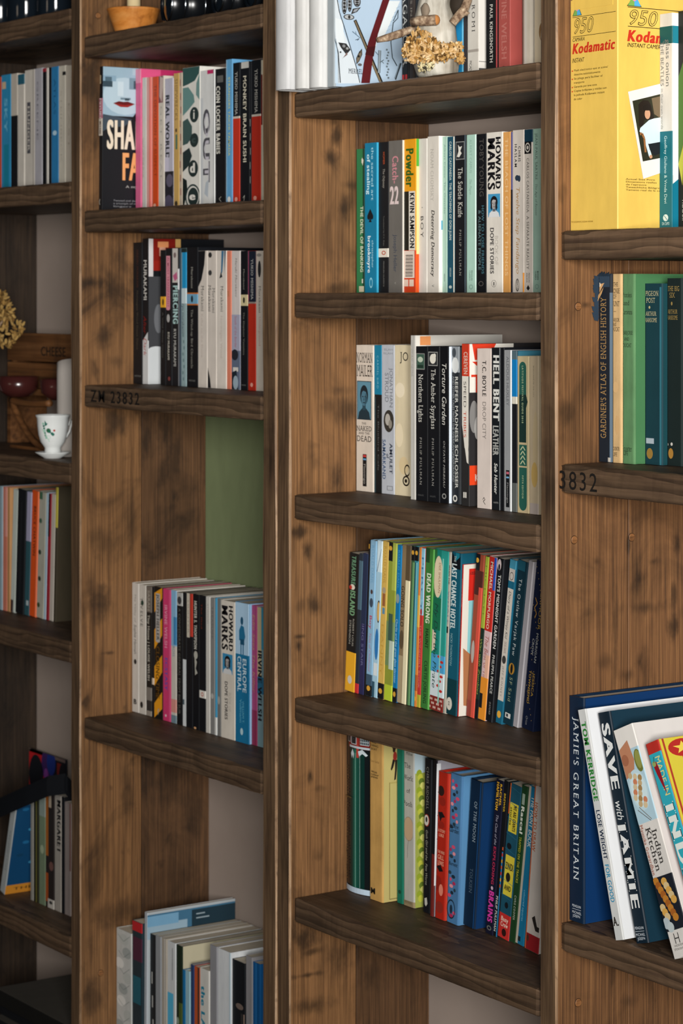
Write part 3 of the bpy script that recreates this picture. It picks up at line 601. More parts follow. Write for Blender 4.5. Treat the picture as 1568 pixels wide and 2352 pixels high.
# ------------------------------------------------------------------ third bay, fourth shelf: children's paperbacks, leaning more and more
dots = lambda n, c, a=.1, b=.9: [('R', .3 + .3 * ((i * 7) % 3) / 3, a + (b - a) * i / n, .5 + .3 * ((i * 7) % 3) / 3, a + (b - a) * (i + .5) / n, c) for i in range(n)]
pf = ('E', .5, .95, .3, .017, 'd8a23c')
row(ZM[4], [
 (791, 813, 1271, '16191b', 'black paperback with a yellow foot and green title lettering', [('R', 0, .715, 1, 1, 'e0a62a'), ('T', 'TREASURE', .02, .23, .5, .42, '5e8a6c', 'k'), ('T', 'ISLAND', .27, .455, .5, .5, '6f9a74', 'k'), ('E', .45, .245, .25, .02, 'd8cfc0'), ('E', .25, .25, .15, .015, 'b03028'), ('T', 'ROBERT LOUIS', .47, .67, .68, .16, 'a8a69c'), ('T', 'STEVENSON', .485, .66, .36, .18, 'a8a69c'), ('E', .52, .915, .22, .03, 'c9c6bc')], {'xt': 803}),
 (813.5, 822, 1272, '26303c', 'thin navy paperback with a red foot', [('R', 0, .05, 1, .4, '4a6676'), ('R', 0, .93, 1, 1, 'c23034')], {'xt': 824}),
 (822.5, 834, 1272, '2b2d55', 'slim indigo paperback with faint lettering', [('T', 'THE LIGHTNING STAIR', .15, .8, .5, .4, '6a6c94'), ('R', 0, 0, 1, .5, '23304c')], {'xt': 834}),
 (834.5, 838.5, 1240, '121417', 'very thin black paperback with gold seal on top', [('E', .5, .04, .35, .016, 'd8a23c')], {'xt': 842}),
 (839, 852.5, 1241, '8cb8d6', 'light blue paperback with pink title lettering', [('T', 'ROALD DAHL', .03, .28, .5, .42, '6ba0c4', 'f'), ('E', .5, .33, .2, .015, '4a3a38'), ('E', .5, .4, .3, .03, '3a4a5c'), ('T', 'Boy', .48, .57, .5, .42, 'b04a6a', 'b'), ('T', 'Tales of Childhood', .59, .84, .5, .34, 'b0708c', 'i'), ('R', 0, .86, 1, 1, '3a5468'), ('R', 0, .93, 1, 1, '17191d'), pf], {'xt': 848}),
 (853, 865.5, 1242, 'a9cfe2', 'white and blue paperback showing a slanting figure', [('R', .2, 0, 1, .2, 'cfe4ec'), ('L', [(.9, .05), (.2, .2)], 1.2, '2a4a6a'), ('E', .75, .45, .3, .07, 'd8b06a'), ('O', .75, .45, .32, .072, .85, '3a3026'), ('E', .6, .66, .35, .1, '2c78b8'), ('R', .2, .78, .9, .86, 'd8e2e4'), ('R', 0, .9, .5, 1, '2f5468')], {'xt': 866}),
 (866, 880, 1244, 'd8b45c', 'yellow paperback with a small brown figure', [('T', 'ROALD DAHL', .03, .27, .5, .4, 'b89040', 'f'), ('E', .5, .31, .3, .02, 'a89a80'), ('R', .3, .33, .75, .41, '96603a'), ('R', .35, .42, .75, .46, '5a8aa8'), ('T', 'DANNY', .52, .85, .5, .4, 'c49c44'), ('R', 0, .9, 1, 1, '17191d'), pf], {'xt': 879}),
 (880.5, 899, 1246, '8f9a3a', 'lime green paperback with dark top and gold seal', [('R', 0, 0, .55, .12, '17191d'), ('E', .25, .04, .2, .015, 'd8a23c'), ('R', .55, 0, 1, .3, 'a8b450'), ('R', .0, .5, 1, .78, '6f8a5c'), ('R', .3, .45, .8, .62, '3f5a4c'), ('R', .5, .62, 1, .8, 'b9c8b8'), ('R', .1, .9, 1, 1, 'b4c838')], {'xt': 893}),
 (900, 910, 1251, '0f76ae', 'bright blue paperback with fine white lettering', [('T', 'ROALD DAHL', .03, .28, .5, .4, '4a9ac8', 'f'), ('E', .5, .34, .42, .03, '8a9a98'), ('T', 'Charlie and the great glass elevator', .47, .88, .5, .45, 'a8cfe4'), ('R', 0, .91, 1, 1, '17191d'), pf], {'xt': 906}),
 (911, 931, 1252, '8a7658', 'brown and cream paperback with dark capitals', [('R', .5, 0, 1, .22, '5a4c38'), ('R', .55, .22, 1, 1, 'e2d8b4'), ('T', 'GOING SOLO', .26, .52, .28, .34, '3f3426', 'b'), ('E', .3, .6, .25, .06, '5c4e3a'), ('R', 0, .7, .5, 1, 'a89878')], {'xt': 922}),
 (932, 940, 1253, '35553c', 'thin dark green paperback with black top', [('R', 0, 0, 1, .09, '141619'), ('E', .5, .04, .35, .014, 'd8a23c'), ('R', .5, .1, 1, 1, '5f8a5a')], {'xt': 936}),
 (940.5, 949, 1254, '3a8896', 'thin teal paperback with black top', [('R', 0, 0, 1, .09, '141619'), ('E', .5, .04, .35, .014, 'd8a23c'), ('R', 0, .1, .35, 1, '23444a'), ('R', .6, .1, .85, 1, '8cc4d0')], {'xt': 944}),
 (950, 955.5, 1256, 'd8823a', 'thin orange paperback', [('R', 0, .3, 1, .5, 'd8a84a'), ('E', .5, .95, .35, .014, 'd8b23c'), ('R', 0, .8, 1, .9, 'a8542a')], {'xt': 954}),
 (956, 964, 1258, 'c03c38', 'thin paperback, pale blue above and red below', [('R', 0, 0, 1, .42, '8cc0d4'), ('T', 'PERCY', .05, .4, .5, .5, '3f6a98'), ('E', .5, .4, .3, .02, 'b04040'), ('R', 0, .92, 1, 1, 'b0a83a'), ('T', 'THE WINDMILL BOOK', .48, .88, .5, .4, 'd88a80')], {'xt': 962}),
 (964.5, 984, 1260, '3d7a38', 'green paperback with large white slanted capitals', [('R', 0, 0, .5, .09, '23482a'), ('T', 'DEAD WRONG', .155, .47, .5, .46, 'd4dcc4', 'k'), ('T', 'HAUNT', .5, .625, .5, .34, '1d3a20', 'k'), ('T', 'CURTIS JOBLING', .7, .97, .5, .34, '1f3f22', 'b'), ('R', .88, 0, 1, 1, '5aa04c')], {'xt': 978}),
 (985, 1017, 1263, '1d8274', 'teal and white illustrated paperback with a cream oval', [('R', .5, 0, 1, 1, '2a9488'), ('R', 0, .0, .2, .3, '2c6a3c'), ('E', .32, .17, .32, .13, 'd8c8a8'), ('T', 'DEE SHULMAN', .08, .27, .42, .14, '8a6a4a'), ('R', 0, .3, .6, .5, '1a6a4a'), ('P', [(.05, .5), (.3, .52), (.25, .62), (.05, .64)], 'd8c8b0'), ('R', 0, .65, 1, .76, '4a9cc8'), ('R', 0, .76, 1, .92, 'ccd6da'), ('R', .05, .91, 1, 1, '7a2a24')] + [('E', .7 + .2 * ((i * 5) % 3 - 1) / 2, .66 + .03 * i, .12, .009, 'b83028') for i in range(8)] + [('T', 'My Dad the Pirate', .33, .86, .3, .24, '1d4038', 'i'), ('R', .62, .05, .7, .95, '8ccfc0')] + [('E', .1 + .12 * (i % 8), .93 + .025 * (i % 3), .05, .008, 'c8a89c') for i in range(16)], {'xt': 997}),
 (1017.5, 1023.5, 1267, 'b9b2a4', 'pale grey paperback with dark lettering', [('T', 'WHEN THE', .08, .2, .5, .5, '3a3a38', 'b'), ('T', 'WHALE', .24, .45, .5, .7, '8a9498', 'k'), ('R', .2, .46, .8, .5, '2f2f2e')], {'xt': 1022}),
 (1024, 1047, 1269, '15566a', 'dark teal paperback with tall white capitals', [('R', .45, 0, .8, .06, '1a7a8c'), ('P', [(.1, .0), (.5, .05), (.9, .02), (1, .1), (0, .1)], '101418'), ('T', 'LAST CHANCE HOTEL', .07, .475, .36, .46, 'c9d6d4', 'k'), ('T', 'NICKI THORNTON', .5, .7, .3, .2, '8ab0b4'), ('T', 'THE', .02, .06, .4, .2, 'b8c6c4'), ('R', 0, .78, 1, 1, '10383f'), ('E', .3, .935, .28, .04, 'cfcabc'), ('T', 'cc', .92, .95, .3, .18, '1d1d1d', 'b')], {'xt': 1035}),
 (1036.5, 1051, 1295.5, 'b8251c', 'bright red paperback with white and aqua front cover', [('T', 'William Sutcliffe', .09, .28, .5, .34, 'e0988a', 'i'), ('T', 'CIRCUS OF THIEVES ON THE RAMPAGE', .3, .97, .5, .38, '7a1a14', 'b'), ('r', 0, 0, .12, 1, 'd9d4c8'), ('r', .075, .03, .3, .24, 'c4281e'), ('r', .085, .24, .3, .68, '86c0c4'), ('p', [(.03, .55), (.14, .6), (.2, .95), (.06, .93)], 'a8704a'), ('h', 'A CIRCUS', .09, .16, .06, 4, '1d1d1d', 'b')], {'xt': 1053, 'y': .0975, 'd': .125, 'cov': 'd0cabc'}),
 (1070, 1088, 1274, '9a4a34', 'reddish brown paperback with a salmon edge', [('R', 0, 0, .55, .1, '17191d'), ('E', .2, .04, .2, .015, 'd8a23c'), ('R', 0, .1, 1, .25, '4a2420'), ('R', .6, .2, 1, 1, 'cf5040'), ('E', .35, .6, .2, .07, 'b0a8a0'), ('R', 0, .9, .5, 1, '8a3a30')], {'xt': 1094, 'y': .106}),
 (1088.5, 1096.5, 1279, '1c3026', 'slim paperback, olive above and dark green below', [('R', 0, 0, 1, .44, '9aa83a'), ('T', 'MICHAEL', .05, .38, .5, .4, '6f7c2a'), ('T', 'War with Zombies', .5, .85, .5, .5, '8fa04a', 'i'), ('R', 0, .88, 1, 1, '14161a')], {'xt': 1115}),
 (1097, 1113.5, 1280, 'd2b4b4', 'paperback with a red top and orange foot', [('R', 0, 0, 1, .455, 'b52a22'), ('T', 'MICHAEL MORPURGO', .03, .445, .45, .34, 'd8c4b0', 'b'), ('R', .75, 0, 1, .2, '1f4aa0'), ('T', 'The Best of Times', .48, .8, .5, .5, 'a05a50', 'i'), ('R', 0, .74, 1, 1, 'd98a2c'), ('R', 0, .84, .45, .93, '17191d'), ('R', .5, .6, 1, .74, 'd8a890')], {'xt': 1124}),
 (1114, 1131, 1284, '15171b', 'black paperback with white jagged slanted capitals', [('E', .35, .04, .26, .035, 'c4b4b4'), ('E', .35, .055, .12, .02, '15171b'), ('T', "TOM'S MIDNIGHT GARDEN", .1, .555, .5, .36, 'c9c9c4', 'b'), ('T', 'PHILIPPA PEARCE', .59, .83, .5, .32, 'b4b4b0', 'b'), ('T', 'OXFORD', .88, .96, .5, .2, '9a9a96', 'w'), ('R', .9, 0, .96, 1, '4a4e54')], {'xt': 1142}),
 (1137, 1152, 1287, '1c5f78', 'paperback with a long off-white lettered panel on teal', [('R', 0, 0, 1, .055, '3f88a0'), ('R', .1, .055, .95, .13, 'b8b2aa'), ('O', .5, .1, .3, .025, .8, '55504c'), ('R', .1, .175, .95, .86, 'c4bdb2'), ('T', 'Diary of a', .19, .33, .5, .34, '2a2a2c', 'i'), ('T', 'Wimpy Kid', .34, .48, .5, .34, '2a2a2c', 'i'), ('T', 'DOG DAYS', .5, .57, .5, .3, '6a4a48'), ('E', .5, .61, .3, .025, '3a3836'), ('T', 'JEFF KINNEY', .65, .84, .5, .26, '7a7672', 'w'), ('E', .5, .945, .3, .022, 'd8a23c')], {'xt': 1171, 'y': .108}),
 (1154, 1176, 1290, '14303c', 'dark teal paperback with white lettering and an amber eye', [('R', 0, 0, .8, .06, '1d5060'), ('T', 'The Outlaw Varjak Paw', .11, .585, .45, .28, 'b4bcbc', 'w'), ('E', .4, .66, .3, .035, 'a87a2c'), ('E', .4, .66, .12, .03, '14161a'), ('T', 'SF Said', .71, .865, .45, .28, '8a9478', 'w'), ('R', .2, .93, .75, .96, 'c9c9c4'), ('R', .3, .936, .5, .954, '30363a')], {'xt': 1190}),
 (1177, 1189, 1290, 'a39fa4', 'plain grey board-bound book without lettering', [('R', .85, 0, 1, 1, 'b8b4b8')], {'xt': 1214}),
 (1197, 1224, 1292, '141d36', 'navy paperback with gold scrolls at the right end', [('L', [(.2, .22), (.4, .25), (.2, .28), (.4, .31), (.3, .34)], 1.1, 'b8883a'), ('T', 'NEVERMOOR', .08, .4, .7, .2, 'a8883c'), ('T', 'MORRIGAN', .42, .6, .65, .17, '9a9c9a', 'b'), ('T', 'CROW', .46, .56, .36, .17, '9a9c9a', 'b'), ('T', 'JESSICA', .66, .8, .65, .17, 'a8863a', 'b'), ('T', 'TOWNSEND', .65, .85, .36, .17, 'a8863a', 'b'), ('T', 'Orion', .92, .975, .4, .16, '8a8c90', 'i')] + [('E', .1 + .8 * ((i * 37) % 17) / 17, .04 + .93 * ((i * 23) % 29) / 29, .02, .0035, 'a8905a') for i in range(26)], {'xt': 1232, 'y': .108}),
], "children's paperbacks on the third bay's fourth shelf", "on the third bay's fourth shelf", XN1, x_max=XR0)

# ------------------------------------------------------------------ third bay, fifth shelf
hb = lambda **k: dict(kind='hb', **k)
flow = [('E', .25 + .5 * ((i * 11) % 7) / 7, .05 + .92 * i / 42, .09 + .03 * (i % 3), .012, ('c84a68', 'd88a94', '1d2c3a', 'a82a50', '2a3a44')[(i * 3) % 5]) for i in range(42) if not (14 < i < 20 or 24 < i < 28 or 35 < i < 40)]
row(ZM[5], [
 (785, 845.5, 1668, '15191b', 'wide glossy dark green volume showing a red house',
  [('R', .3, .12, .8, .97, '0d2f2a'), ('R', .4, .12, .64, .97, '0f4a3f'), ('R', .47, .12, .55, .97, '1a6a58'), ('R', .2, 0, .95, .115, '7a2420'), ('R', .55, 0, .63, .17, 'b03c34'), ('E', .23, .04, .07, .022, 'c4cdd2'), ('R', .16, .04, .3, .085, 'c4cdd2'), ('R', .175, .035, .285, .082, '24282c'), ('E', .45, .035, .11, .025, 'c4cdd2'), ('R', .34, .035, .56, .092, 'c4cdd2'), ('R', .365, .035, .535, .088, '24282c'), ('R', .68, .01, .92, .085, '3a4850')] + [('R', .68 + .048 * i, .01, .69 + .048 * i, .085, 'c4cdd2') for i in range(6)] + [('R', .68, .012 + .018 * i, .93, .016 + .018 * i, 'c4cdd2') for i in range(5)] + [('R', .28, .1, .98, .113, 'b8c4cc'), ('P', [(.35, .15), (.42, .12), (.48, .15), (.45, .18), (.41, .155), (.38, .18)], 'c0ccd2'), ('P', [(.62, .13), (.75, .115), (.9, .145), (.85, .155), (.75, .14), (.66, .16)], 'c0ccd2'), ('R', 0, .966, 1, 1, 'b4c8d8')] +
  [('E', .1 + .02 * (i % 5), .24 + .7 * i / 40, .02, .004, ('6a5a30', '8a6a3a')[i % 2]) for i in range(40)] + [('R', .04, .42, .06, .93, '5a4a26'), ('R', .04, .42, .4, .424, '6a5a30')] +
  [('R', .555, .14, .57, .96, '7fa89e'), ('R', .7, .15, .712, .96, '7fa89e')], {'y': .0885, 'kind': 'hb', 'rough': .18, 'B': .008, 'd': .17, 'name': 'gift_book'}),  # two pale upright lines: highlights painted onto the glossy spine
 (848, 879, 1690, 'c49a58', 'cream cloth hardback with small dancing figure on board', [('H', 'ROUGH', .12, .72, .015, 3, '3a2c18', 'b'), ('H', 'THE', .14, .55, .035, 3, '3a2c18', 'b'), ('H', 'SWING-', .12, .72, .055, 3, '3a2c18', 'b'), ('H', 'BOAT', .14, .6, .075, 3, '3a2c18', 'b'), ('H', 'Rumer Godden', .1, .75, .15, 3, '8a6a3a', 'i'), ('H', 'With', .16, .6, .215, 3, '3a2c18', 'b'), ('H', 'colour', .14, .72, .23, 3, '3a2c18', 'b'), ('H', 'plates', .14, .66, .245, 3, '3a2c18', 'b'), ('H', 'M', .12, .5, .945, 8, '1d1710', 'k'),
   ('r', .075, .27, .25, .985, 'a89a58'), ('r', .085, .28, .25, .98, 'b5a868'), ('r', .075, .27, .079, .985, '3a3220'), ('r', .075, .982, .25, .985, '3a3220'), ('e', .13, .075, .016, .016, '2a1c14'), ('p', [(.1, .03), (.125, .07), (.12, .075), (.09, .035)], '2a1c14'), ('p', [(.17, .03), (.14, .07), (.145, .075), (.18, .035)], '2a1c14'), ('e', .14, .115, .022, .03, '8a2a20'), ('p', [(.115, .13), (.14, .14), (.12, .18), (.1, .2), (.09, .19)], '1d1712'), ('p', [(.14, .14), (.165, .135), (.16, .2), (.15, .255), (.13, .262), (.14, .2)], '1d1712')], {'kind': 'hb', 'y': .087, 'cov': 'b5a668', 'd': .145, 'rough': .8}),
 (910, 925.5, 1700, '116a54', 'plain emerald green hardback', [('E', .5, .93, .2, .012, '0c3a2e')], hb(y=.106, d=.135, rough=.6)),
 (926, 951.5, 1708, 'aeada4', 'grey-white hardback with stacked black lettering and a tan balloon', [('H', 'A. A.', .35, .8, .025, 3, '4a4a46', 'f'), ('H', 'Milne', .25, .85, .055, 4, '4a4a46', 'f'), ('H', 'The', .1, .68, .13, 7, '2a2a28', 'f'), ('H', 'World', .02, .95, .205, 7, '2a2a28', 'f'), ('H', 'of', .3, .62, .285, 6, '2a2a28', 'f'), ('H', 'Pooh', .02, .85, .365, 7, '2a2a28', 'f'), ('E', .5, .52, .46, .075, '8a7a64'), ('E', .5, .52, .44, .072, 'b89c7c'), ('L', [(.5, .59), (.42, .63), (.4, .7)], .5, '4a4a46'), ('R', 0, .965, 1, 1, '8a7a5c')] + [('H', 'METHUEN', .15, .8, .975, 3, '4a4436', 'f')] +
   [('r', 0, 0, .2, .17, 'a9bcc4')] + [('e', .06 + .06 * ((i * 5) % 4) / 4, .17 + .8 * i / 30, .035, .022, ('8a9a2c', 'b0b440', '5f7428', 'c4c468')[i % 4]) for i in range(30)], {'kind': 'hb', 'y': .106, 'cov': '98a04a', 'd': .13}),
 (969.5, 987, 1742, '14161a', 'black hardback with silver script and a small portrait roundel', [('T', 'CHRIS RIDDELL', .05, .33, .5, .28, '77756c', 'f'), ('E', .45, .4, .36, .04, 'a03a2c'), ('E', .42, .4, .3, .035, 'c4c0b4'), ('E', .42, .395, .12, .018, '2a2624'), ('T', 'Goth Girl and the', .46, .66, .5, .26, '9a988c', 'i'), ('T', 'Fete Worse', .68, .82, .5, .26, '9a988c', 'i'), ('P', [(.3, .91), (.6, .9), (.7, .94), (.5, .96), (.35, .95)], 'b8b6ac')], hb(xt=974, y=.106, d=.135)),
 (987.5, 994.5, 1746, '15151a', 'thin tall dark volume with a white front board', [('R', 0, .6, 1, 1, '6a2420'), ('r', .0, .02, .05, .8, 'd4d8da'), ('r', .02, .2, .05, .205, '1d1d20'), ('r', .02, .35, .05, .355, '1d1d20'), ('r', .02, .5, .05, .505, '1d1d20')], {'xt': 996, 'cov': '9a98a0', 'd': .14, 'y': .1}),
 (997, 1021, 1772, 'a82618', 'vermilion hardback with black birds and pale lettering', [('E', .35, .13, .3, .035, '2a1a18'), ('E', .5, .2, .3, .03, '8a2218'), ('P', [(.1, .28), (.5, .27), (.8, .3), (.5, .31), (.35, .34)], '1a1416'), ('E', .45, .36, .3, .025, '8a2218'), ('H', 'A STORY', .18, .85, .4, 4, 'd89a80', 'b'), ('H', 'LIKE', .25, .75, .43, 4, 'd89a80', 'b'), ('H', 'THE WIND', .18, .85, .545, 4, 'd89a80', 'b'), ('H', 'GILL', .2, .8, .58, 6, 'd89a80', 'b'), ('H', 'LEWIS', .2, .8, .62, 6, 'd89a80', 'b'), ('P', [(.1, .65), (.5, .63), (.75, .67), (.4, .68)], '1a1416'), ('E', .3, .76, .35, .05, '8a2218'), ('E', .6, .8, .2, .04, 'd8806a'), ('E', .5, .92, .35, .04, '8a2a20')], hb(xt=1006, y=.1, cov='c84a34', d=.135)),
 (1024, 1052, 1777, '48759f', 'light blue hardback covered with pink blossoms and dark leaves', flow + [('H', 'the Secret', .15, .85, .345, 5, '1c2c3c', 'i'), ('H', 'Garden', .1, .9, .375, 6, '1c2c3c', 'i'), ('H', 'Burnett', .15, .85, .6, 5, '1c2c3c', 'i'), ('O', .45, .905, .33, .065, .85, '1c2c3c'), ('E', .45, .905, .1, .03, '1c2c3c')], hb(xt=1034, cov='5586b0', d=.14, y=.1)),
 (1061.5, 1090, 1792, '0e2238', 'thick dark blue hardback with faint pale lettering', [('T', 'OF THE MOON', .14, .42, .55, .22, '8a9aa4', 'f'), ('T', 'TOLKIEN', .6, .77, .5, .22, '4a5c6c', 'f'), ('R', .85, 0, .9, 1, '1a4a80')], hb(xt=1080, cov='10325c', d=.14)),
 (1114, 1131, 1792, '15172a', 'dark paperback with yellow, white and hot pink lettering', [('T', 'RACHEL', .02, .165, .74, .24, 'd0a02c', 'k'), ('T', 'HAMILTON', .015, .2, .32, .3, 'd0a02c', 'k'), ('T', 'The Case of the', .22, .42, .5, .3, '9a98a8', 'i'), ('T', 'EXPLODING', .43, .68, .5, .32, 'a02a48', 'k'), ('E', .5, .7, .15, .012, 'c0a8b8'), ('T', 'BRAINS', .72, .925, .5, .62, 'c83a98', 'k'), ('O', .5, .96, .3, .015, .6, '6a6a64')], {'xt': 1139.5, 'y': .107}),
 (1132, 1142, 1794, '131519', 'slim black paperback with a dotted blue and orange edge', [('T', 'BREWER', .08, .2, .4, .4, 'b8982c', 'b'), ('R', .7, .45, .92, 1, '2a7fb0')] + [('R', .7, .42 + .04 * i, .92, .44 + .04 * i, ('c8542a', 'c03a3a', 'd89a2a')[i % 3]) for i in range(7)] + [('T', 'PHILIP PULLMAN', .74, .97, .35, .42, 'c4c4be', 'b')], {'xt': 1157}),
 (1142.5, 1168, 1803, '1c4a5c', 'teal paperback with yellow panels and a red foot', [('R', 0, 0, .12, .2, 'c8602a'), ('R', .15, .12, .9, .31, 'c8b83a'), ('T', 'WE ARE GIANTS', .13, .3, .62, .26, '23201a', 'k'), ('T', 'stories', .15, .27, .3, .2, '23201a', 'b'), ('R', .15, .46, .95, .72, 'c8b83a'), ('H', 'ZINDI', .2, .9, .53, 9, '23201a', 'k'), ('E', .5, .6, .2, .03, '23201a'), ('H', 'AND', .25, .85, .67, 7, '23201a', 'k'), ('R', 0, .84, 1, 1, 'b02c28'), ('H', 'Busy', .2, .85, .875, 6, 'd8c0b0', 'b'), ('H', 'Crow', .2, .85, .91, 6, 'd8c0b0', 'b'), ('E', .55, .96, .2, .025, '2a1412')] + [('L', [(0, .02 + .1 * i), (1, .04 + .1 * i)], .6, '2a6478') for i in range(8)] + [('E', .4, .4, .2, .02, '14181c'), ('E', .6, .78, .15, .02, '14181c')], {'xt': 1172}),
 (1168.5, 1182, 1805, '1d3d22', 'dark green paperback with bold white and yellow lettering', [('R', .25, .05, .7, .12, '8a9a8a'), ('T', 'Rascal', .13, .31, .5, .5, 'cdd2c4', 'k'), ('T', 'TRAPPED ON THE TRACKS', .325, .62, .5, .36, 'a8a234', 'b'), ('T', 'CHRIS COOPER', .7, .86, .5, .3, 'b4baa8', 'w')], {'xt': 1197}),
 (1182.5, 1202, 1808, '1a6f94', 'blue paint book with a cream left edge', [('R', 0, 0, .3, 1, 'b0a898'), ('T', 'THE PAINT BOOK', .06, .38, .62, .4, 'b8c4c0', 'b'), ('T', 'coloured squares', .65, .85, .6, .2, '78b0c8'), ('R', .3, .95, .6, .98, '14282e')], {'xt': 1215, 'cov': 'b0603a'}),
 (1204, 1236, 1808, 'c4bcb4', 'white paperback with red foot at the right end', [('R', 0, 0, .1, 1, 'b8603a'), ('P', [(.4, .8), (.6, .78), (.8, .84), (1, .84), (1, .87), (.7, .87)], '2a2624'), ('R', .1, .9, 1, 1, '8a1f24'), ('E', .2, .93, .08, .02, '4a3024'), ('T', 'HOW TO DRAW', .1, .4, .22, .2, 'b0603a', 'b')], {'xt': 1228, 'cov': 'c4bcb4', 'y': .1}),
], "books on the third bay's fifth shelf", "on the third bay's fifth shelf", XN1, x_max=XR0)
# ------------------------------------------------------------------ second bay, upper book shelf
pix = lambda a, b, c, d_, h: ('r', a, b, c, d_, h)
face = [('r', .0, .0, .62, .34, '8fa9b8'), ('e', .3, .2, .3, .13, 'a8bec9'), ('r', .62, 0, .99, .4, '121418'), ('p', [(.4, .35), (.62, .2), (.62, .5), (.3, .5)], '121418'),
  pix(.0, .06, .18, .1, '7f9cae'), pix(.03, .07, .12, .1, '4a626f'), pix(.0, .1, .13, .14, '32454f'), pix(.36, .07, .62, .15, '6f8a97'), pix(.42, .09, .58, .145, '3a4d57'), pix(.48, .1, .56, .135, '14191d'), pix(.4, .0, .52, .05, '9cb2bd'), pix(.2, .1, .28, .2, 'b9cbd3'), pix(.24, .21, .38, .225, '6a808c'), pix(.3, .215, .36, .23, '33424a'),
  ('p', [(.14, .252), (.22, .236), (.28, .24), (.34, .236), (.44, .252), (.3, .262)], '5a1414'), ('p', [(.14, .252), (.3, .262), (.44, .252), (.34, .276), (.24, .276)], '8a2420'), ('p', [(.0, .33), (.4, .36), (.3, .41), (.1, .42), (0, .45)], '3a4650')]
